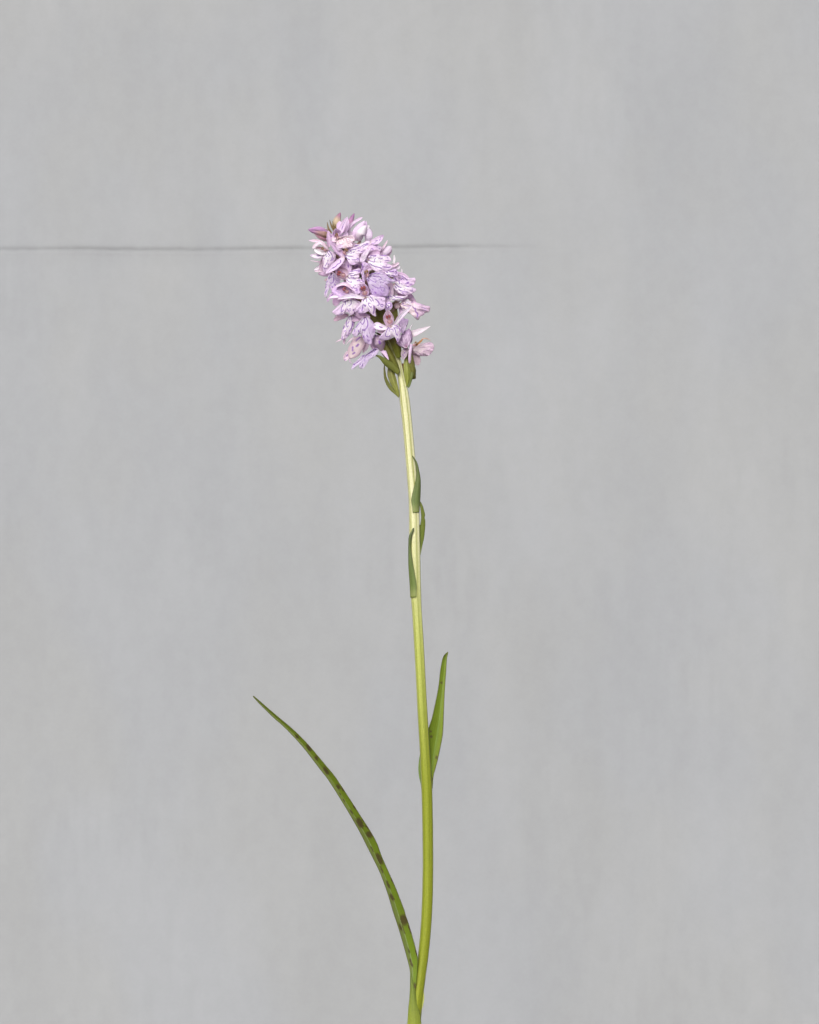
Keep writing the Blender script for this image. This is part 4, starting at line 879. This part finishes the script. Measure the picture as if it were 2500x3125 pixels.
petal(fb, [(360, 380, 2), (290, 368, 4.2), (205, 318, 4)], 24, 'sepal', -.5, lin(176, 130, 148), seed=402, edge=lin(206, 180, 186))
petal(fb, [(358, 392, 1), (320, 392, 2.4), (272, 370, 2)], 14, 'sepal', -.3, PINK, seed=403)

def bract(pts, w, c0=None, c1=None, cup=.5, seed=0, kind='taper', n=None):
    c0 = c0 if c0 is not None else lin(118, 110, 62)
    o = petal(plant, pts, w, kind, cup, c0, seed=seed, mat=M_GREEN, name='bract', veins=.7, rows=30, cn=11, tip=c1, n=n)
    return o
bract([(385, 320, 4), (358, 270, 5), (343, 198, 5)], 15, lin(140, 120, 92), lin(108, 92, 66), seed=1)
bract([(430, 300, 5), (395, 250, 6), (368, 176, 6)], 15, lin(134, 114, 80), lin(98, 82, 58), seed=2)
bract([(440, 270, 5), (412, 245, 6), (400, 188, 5.5)], 9, lin(134, 114, 78), lin(98, 82, 54), seed=3)
bract([(465, 275, 5), (420, 262, 6), (400, 240, 6)], 13, lin(128, 110, 68), seed=4)
# bracts and seed-cases between the front blooms
bract([(610, 720, 3), (560, 660, 4), (520, 590, 4)], 34, lin(104, 88, 58), seed=5)
bract([(640, 760, 3), (660, 690, 4), (700, 610, 4)], 34, lin(112, 96, 62), seed=6)
bract([(760, 930, 3), (750, 850, 4), (735, 780, 4)], 30, lin(96, 82, 54), seed=7)
bract([(940, 1290, 6), (925, 1200, 7), (900, 1090, 7)], 52, lin(98, 92, 42), seed=8, kind='oval')
bract([(960, 1330, 4), (880, 1250, 6), (790, 1190, 6)], 44, lin(112, 108, 52), seed=9, kind='oval')
bract([(1080, 1260, 1), (1060, 1170, 2), (1060, 1060, 2)], 36, lin(118, 116, 58), seed=10, kind='oval')
bract([(960, 1480, 4), (900, 1400, 5), (850, 1370, 5)], 26, lin(84, 80, 38), seed=11)
bract([(440, 450, 3), (420, 420, 4), (400, 400, 4)], 30, lin(96, 78, 58), seed=12)
bract([(640, 480, 2), (620, 440, 3), (630, 400, 3)], 24, lin(96, 80, 60), seed=13)

# green seed-case with its cut-square lower end in front of the stem, and the dark long one left of it
def zq(x, y): return (1120+x/8.625, 1020+y/8.625)
def gtube(name, pl, widths, d, c0, c1, ribs=5, mat=None, parent=plant, rr=.08):
    pts = crom(np.array([P(*zq(x, y), dd) for (x, y), dd in zip(pl, d)]), 30)
    rad = np.interp(np.linspace(0, 1, 30), np.linspace(0, 1, len(widths)), widths)/8.625*U
    V, F, K = tube(pts, rad, lambda s, ph: (c0*(1-s)+c1*s)*(1+.14*math.cos(ribs*ph+.8)+.1*nz(ph*4, s*5, 3)), 30, lambda s, ph: 1+rr*math.cos(ribs*ph+.8), flat=.8)
    return link(name, V, F, np.array(K), mat or M_GREEN, parent)
gtube("seed_case", [(660, 110), (740, 250), (800, 420), (845, 610)], [90, 115, 105, 62], [5, 5, 4, 3], lin(94, 86, 36), lin(124, 130, 54), 5)
gtube("seed_case", [(440, 190), (520, 380), (650, 640), (780, 880), (830, 990)], [70, 85, 92, 80, 45], [5, 5, 4.5, 3.6, 3], lin(100, 94, 42), lin(112, 116, 50), 4)
gtube("seed_case", [(610, 850), (640, 1060), (710, 1290), (790, 1480), (838, 1620)], [62, 100, 96, 62, 18], [1.5, 1.8, 2, 2, 1.5], lin(110, 108, 60), lin(158, 162, 84), 6)
gtube("seed_case", [(1045, 440), (1035, 640), (1045, 850), (1060, 1050), (1070, 1230), (1050, 1370)], [14, 46, 78, 88, 66, 20], [2, 2.5, 3, 3, 2.5, 2], lin(128, 134, 72), lin(160, 166, 78), 5)
def pbract(Lp, Rp, d0, wrap, c0, c1):
    def colf(s, t, x, y):
        c = (c0*(1-s)+c1*s)*(1+.10*nz(t*8, s*2, 5)+.07*nz(t*26, s*6, 2))
        e = min(1, float(sstep(.9, 1, t))+float(1-sstep(0, .1, t)))
        return c*(1-.3*e)+lin(88, 82, 50)*.3*e
    return ribbon("bract", [zq(*q) for q in Lp], [zq(*q) for q in Rp], d0, lambda s, t, w_: wrap*w_*(1-(2*t-1)**2), .5, colf, rows=60, colsn=13)
pbract([(228, 568), (300, 610), (350, 660), (440, 780), (550, 880), (700, 985), (800, 1062)],
       [(240, 548), (330, 555), (420, 600), (560, 680), (680, 760), (810, 880), (868, 990)], [7, 7, 6.5, 5.8, 5, 4.2, 3.6], .16, lin(100, 108, 52), lin(126, 130, 62))
pbract([(456, 800), (440, 900), (445, 1060), (460, 1180), (520, 1340), (620, 1480), (740, 1580), (832, 1670)],
       [(470, 798), (480, 900), (498, 1040), (515, 1130), (590, 1280), (690, 1430), (790, 1540), (850, 1650)], [3, 3, 2.6, 2.2, 1.8, 1.6, 1.6], .1, lin(96, 96, 54), lin(124, 128, 62))
pbract([(1160, 505), (1172, 650), (1178, 800), (1150, 950), (1110, 1090), (1080, 1220), (1062, 1330), (1068, 1400)],
       [(1172, 508), (1222, 640), (1252, 780), (1240, 960), (1205, 1140), (1165, 1270), (1130, 1370), (1085, 1415)], [2, 2.4, 2.6, 2.8, 2.6, 2.2, 2], .14, lin(110, 108, 62), lin(118, 132, 76))
pbract([(905, 770), (915, 850), (930, 920), (955, 1010)], [(980, 765), (990, 850), (990, 930), (985, 1010)], [-2, -2, -2, -2], .1, lin(154, 96, 62), lin(150, 100, 66))
pbract([(1130, 850), (1170, 845), (1220, 835), (1262, 822)], [(1130, 900), (1170, 885), (1220, 850), (1268, 832)], [0, 0, 0, 0], .1, lin(120, 96, 84), lin(110, 84, 78))
bpy.context.view_layer.update()
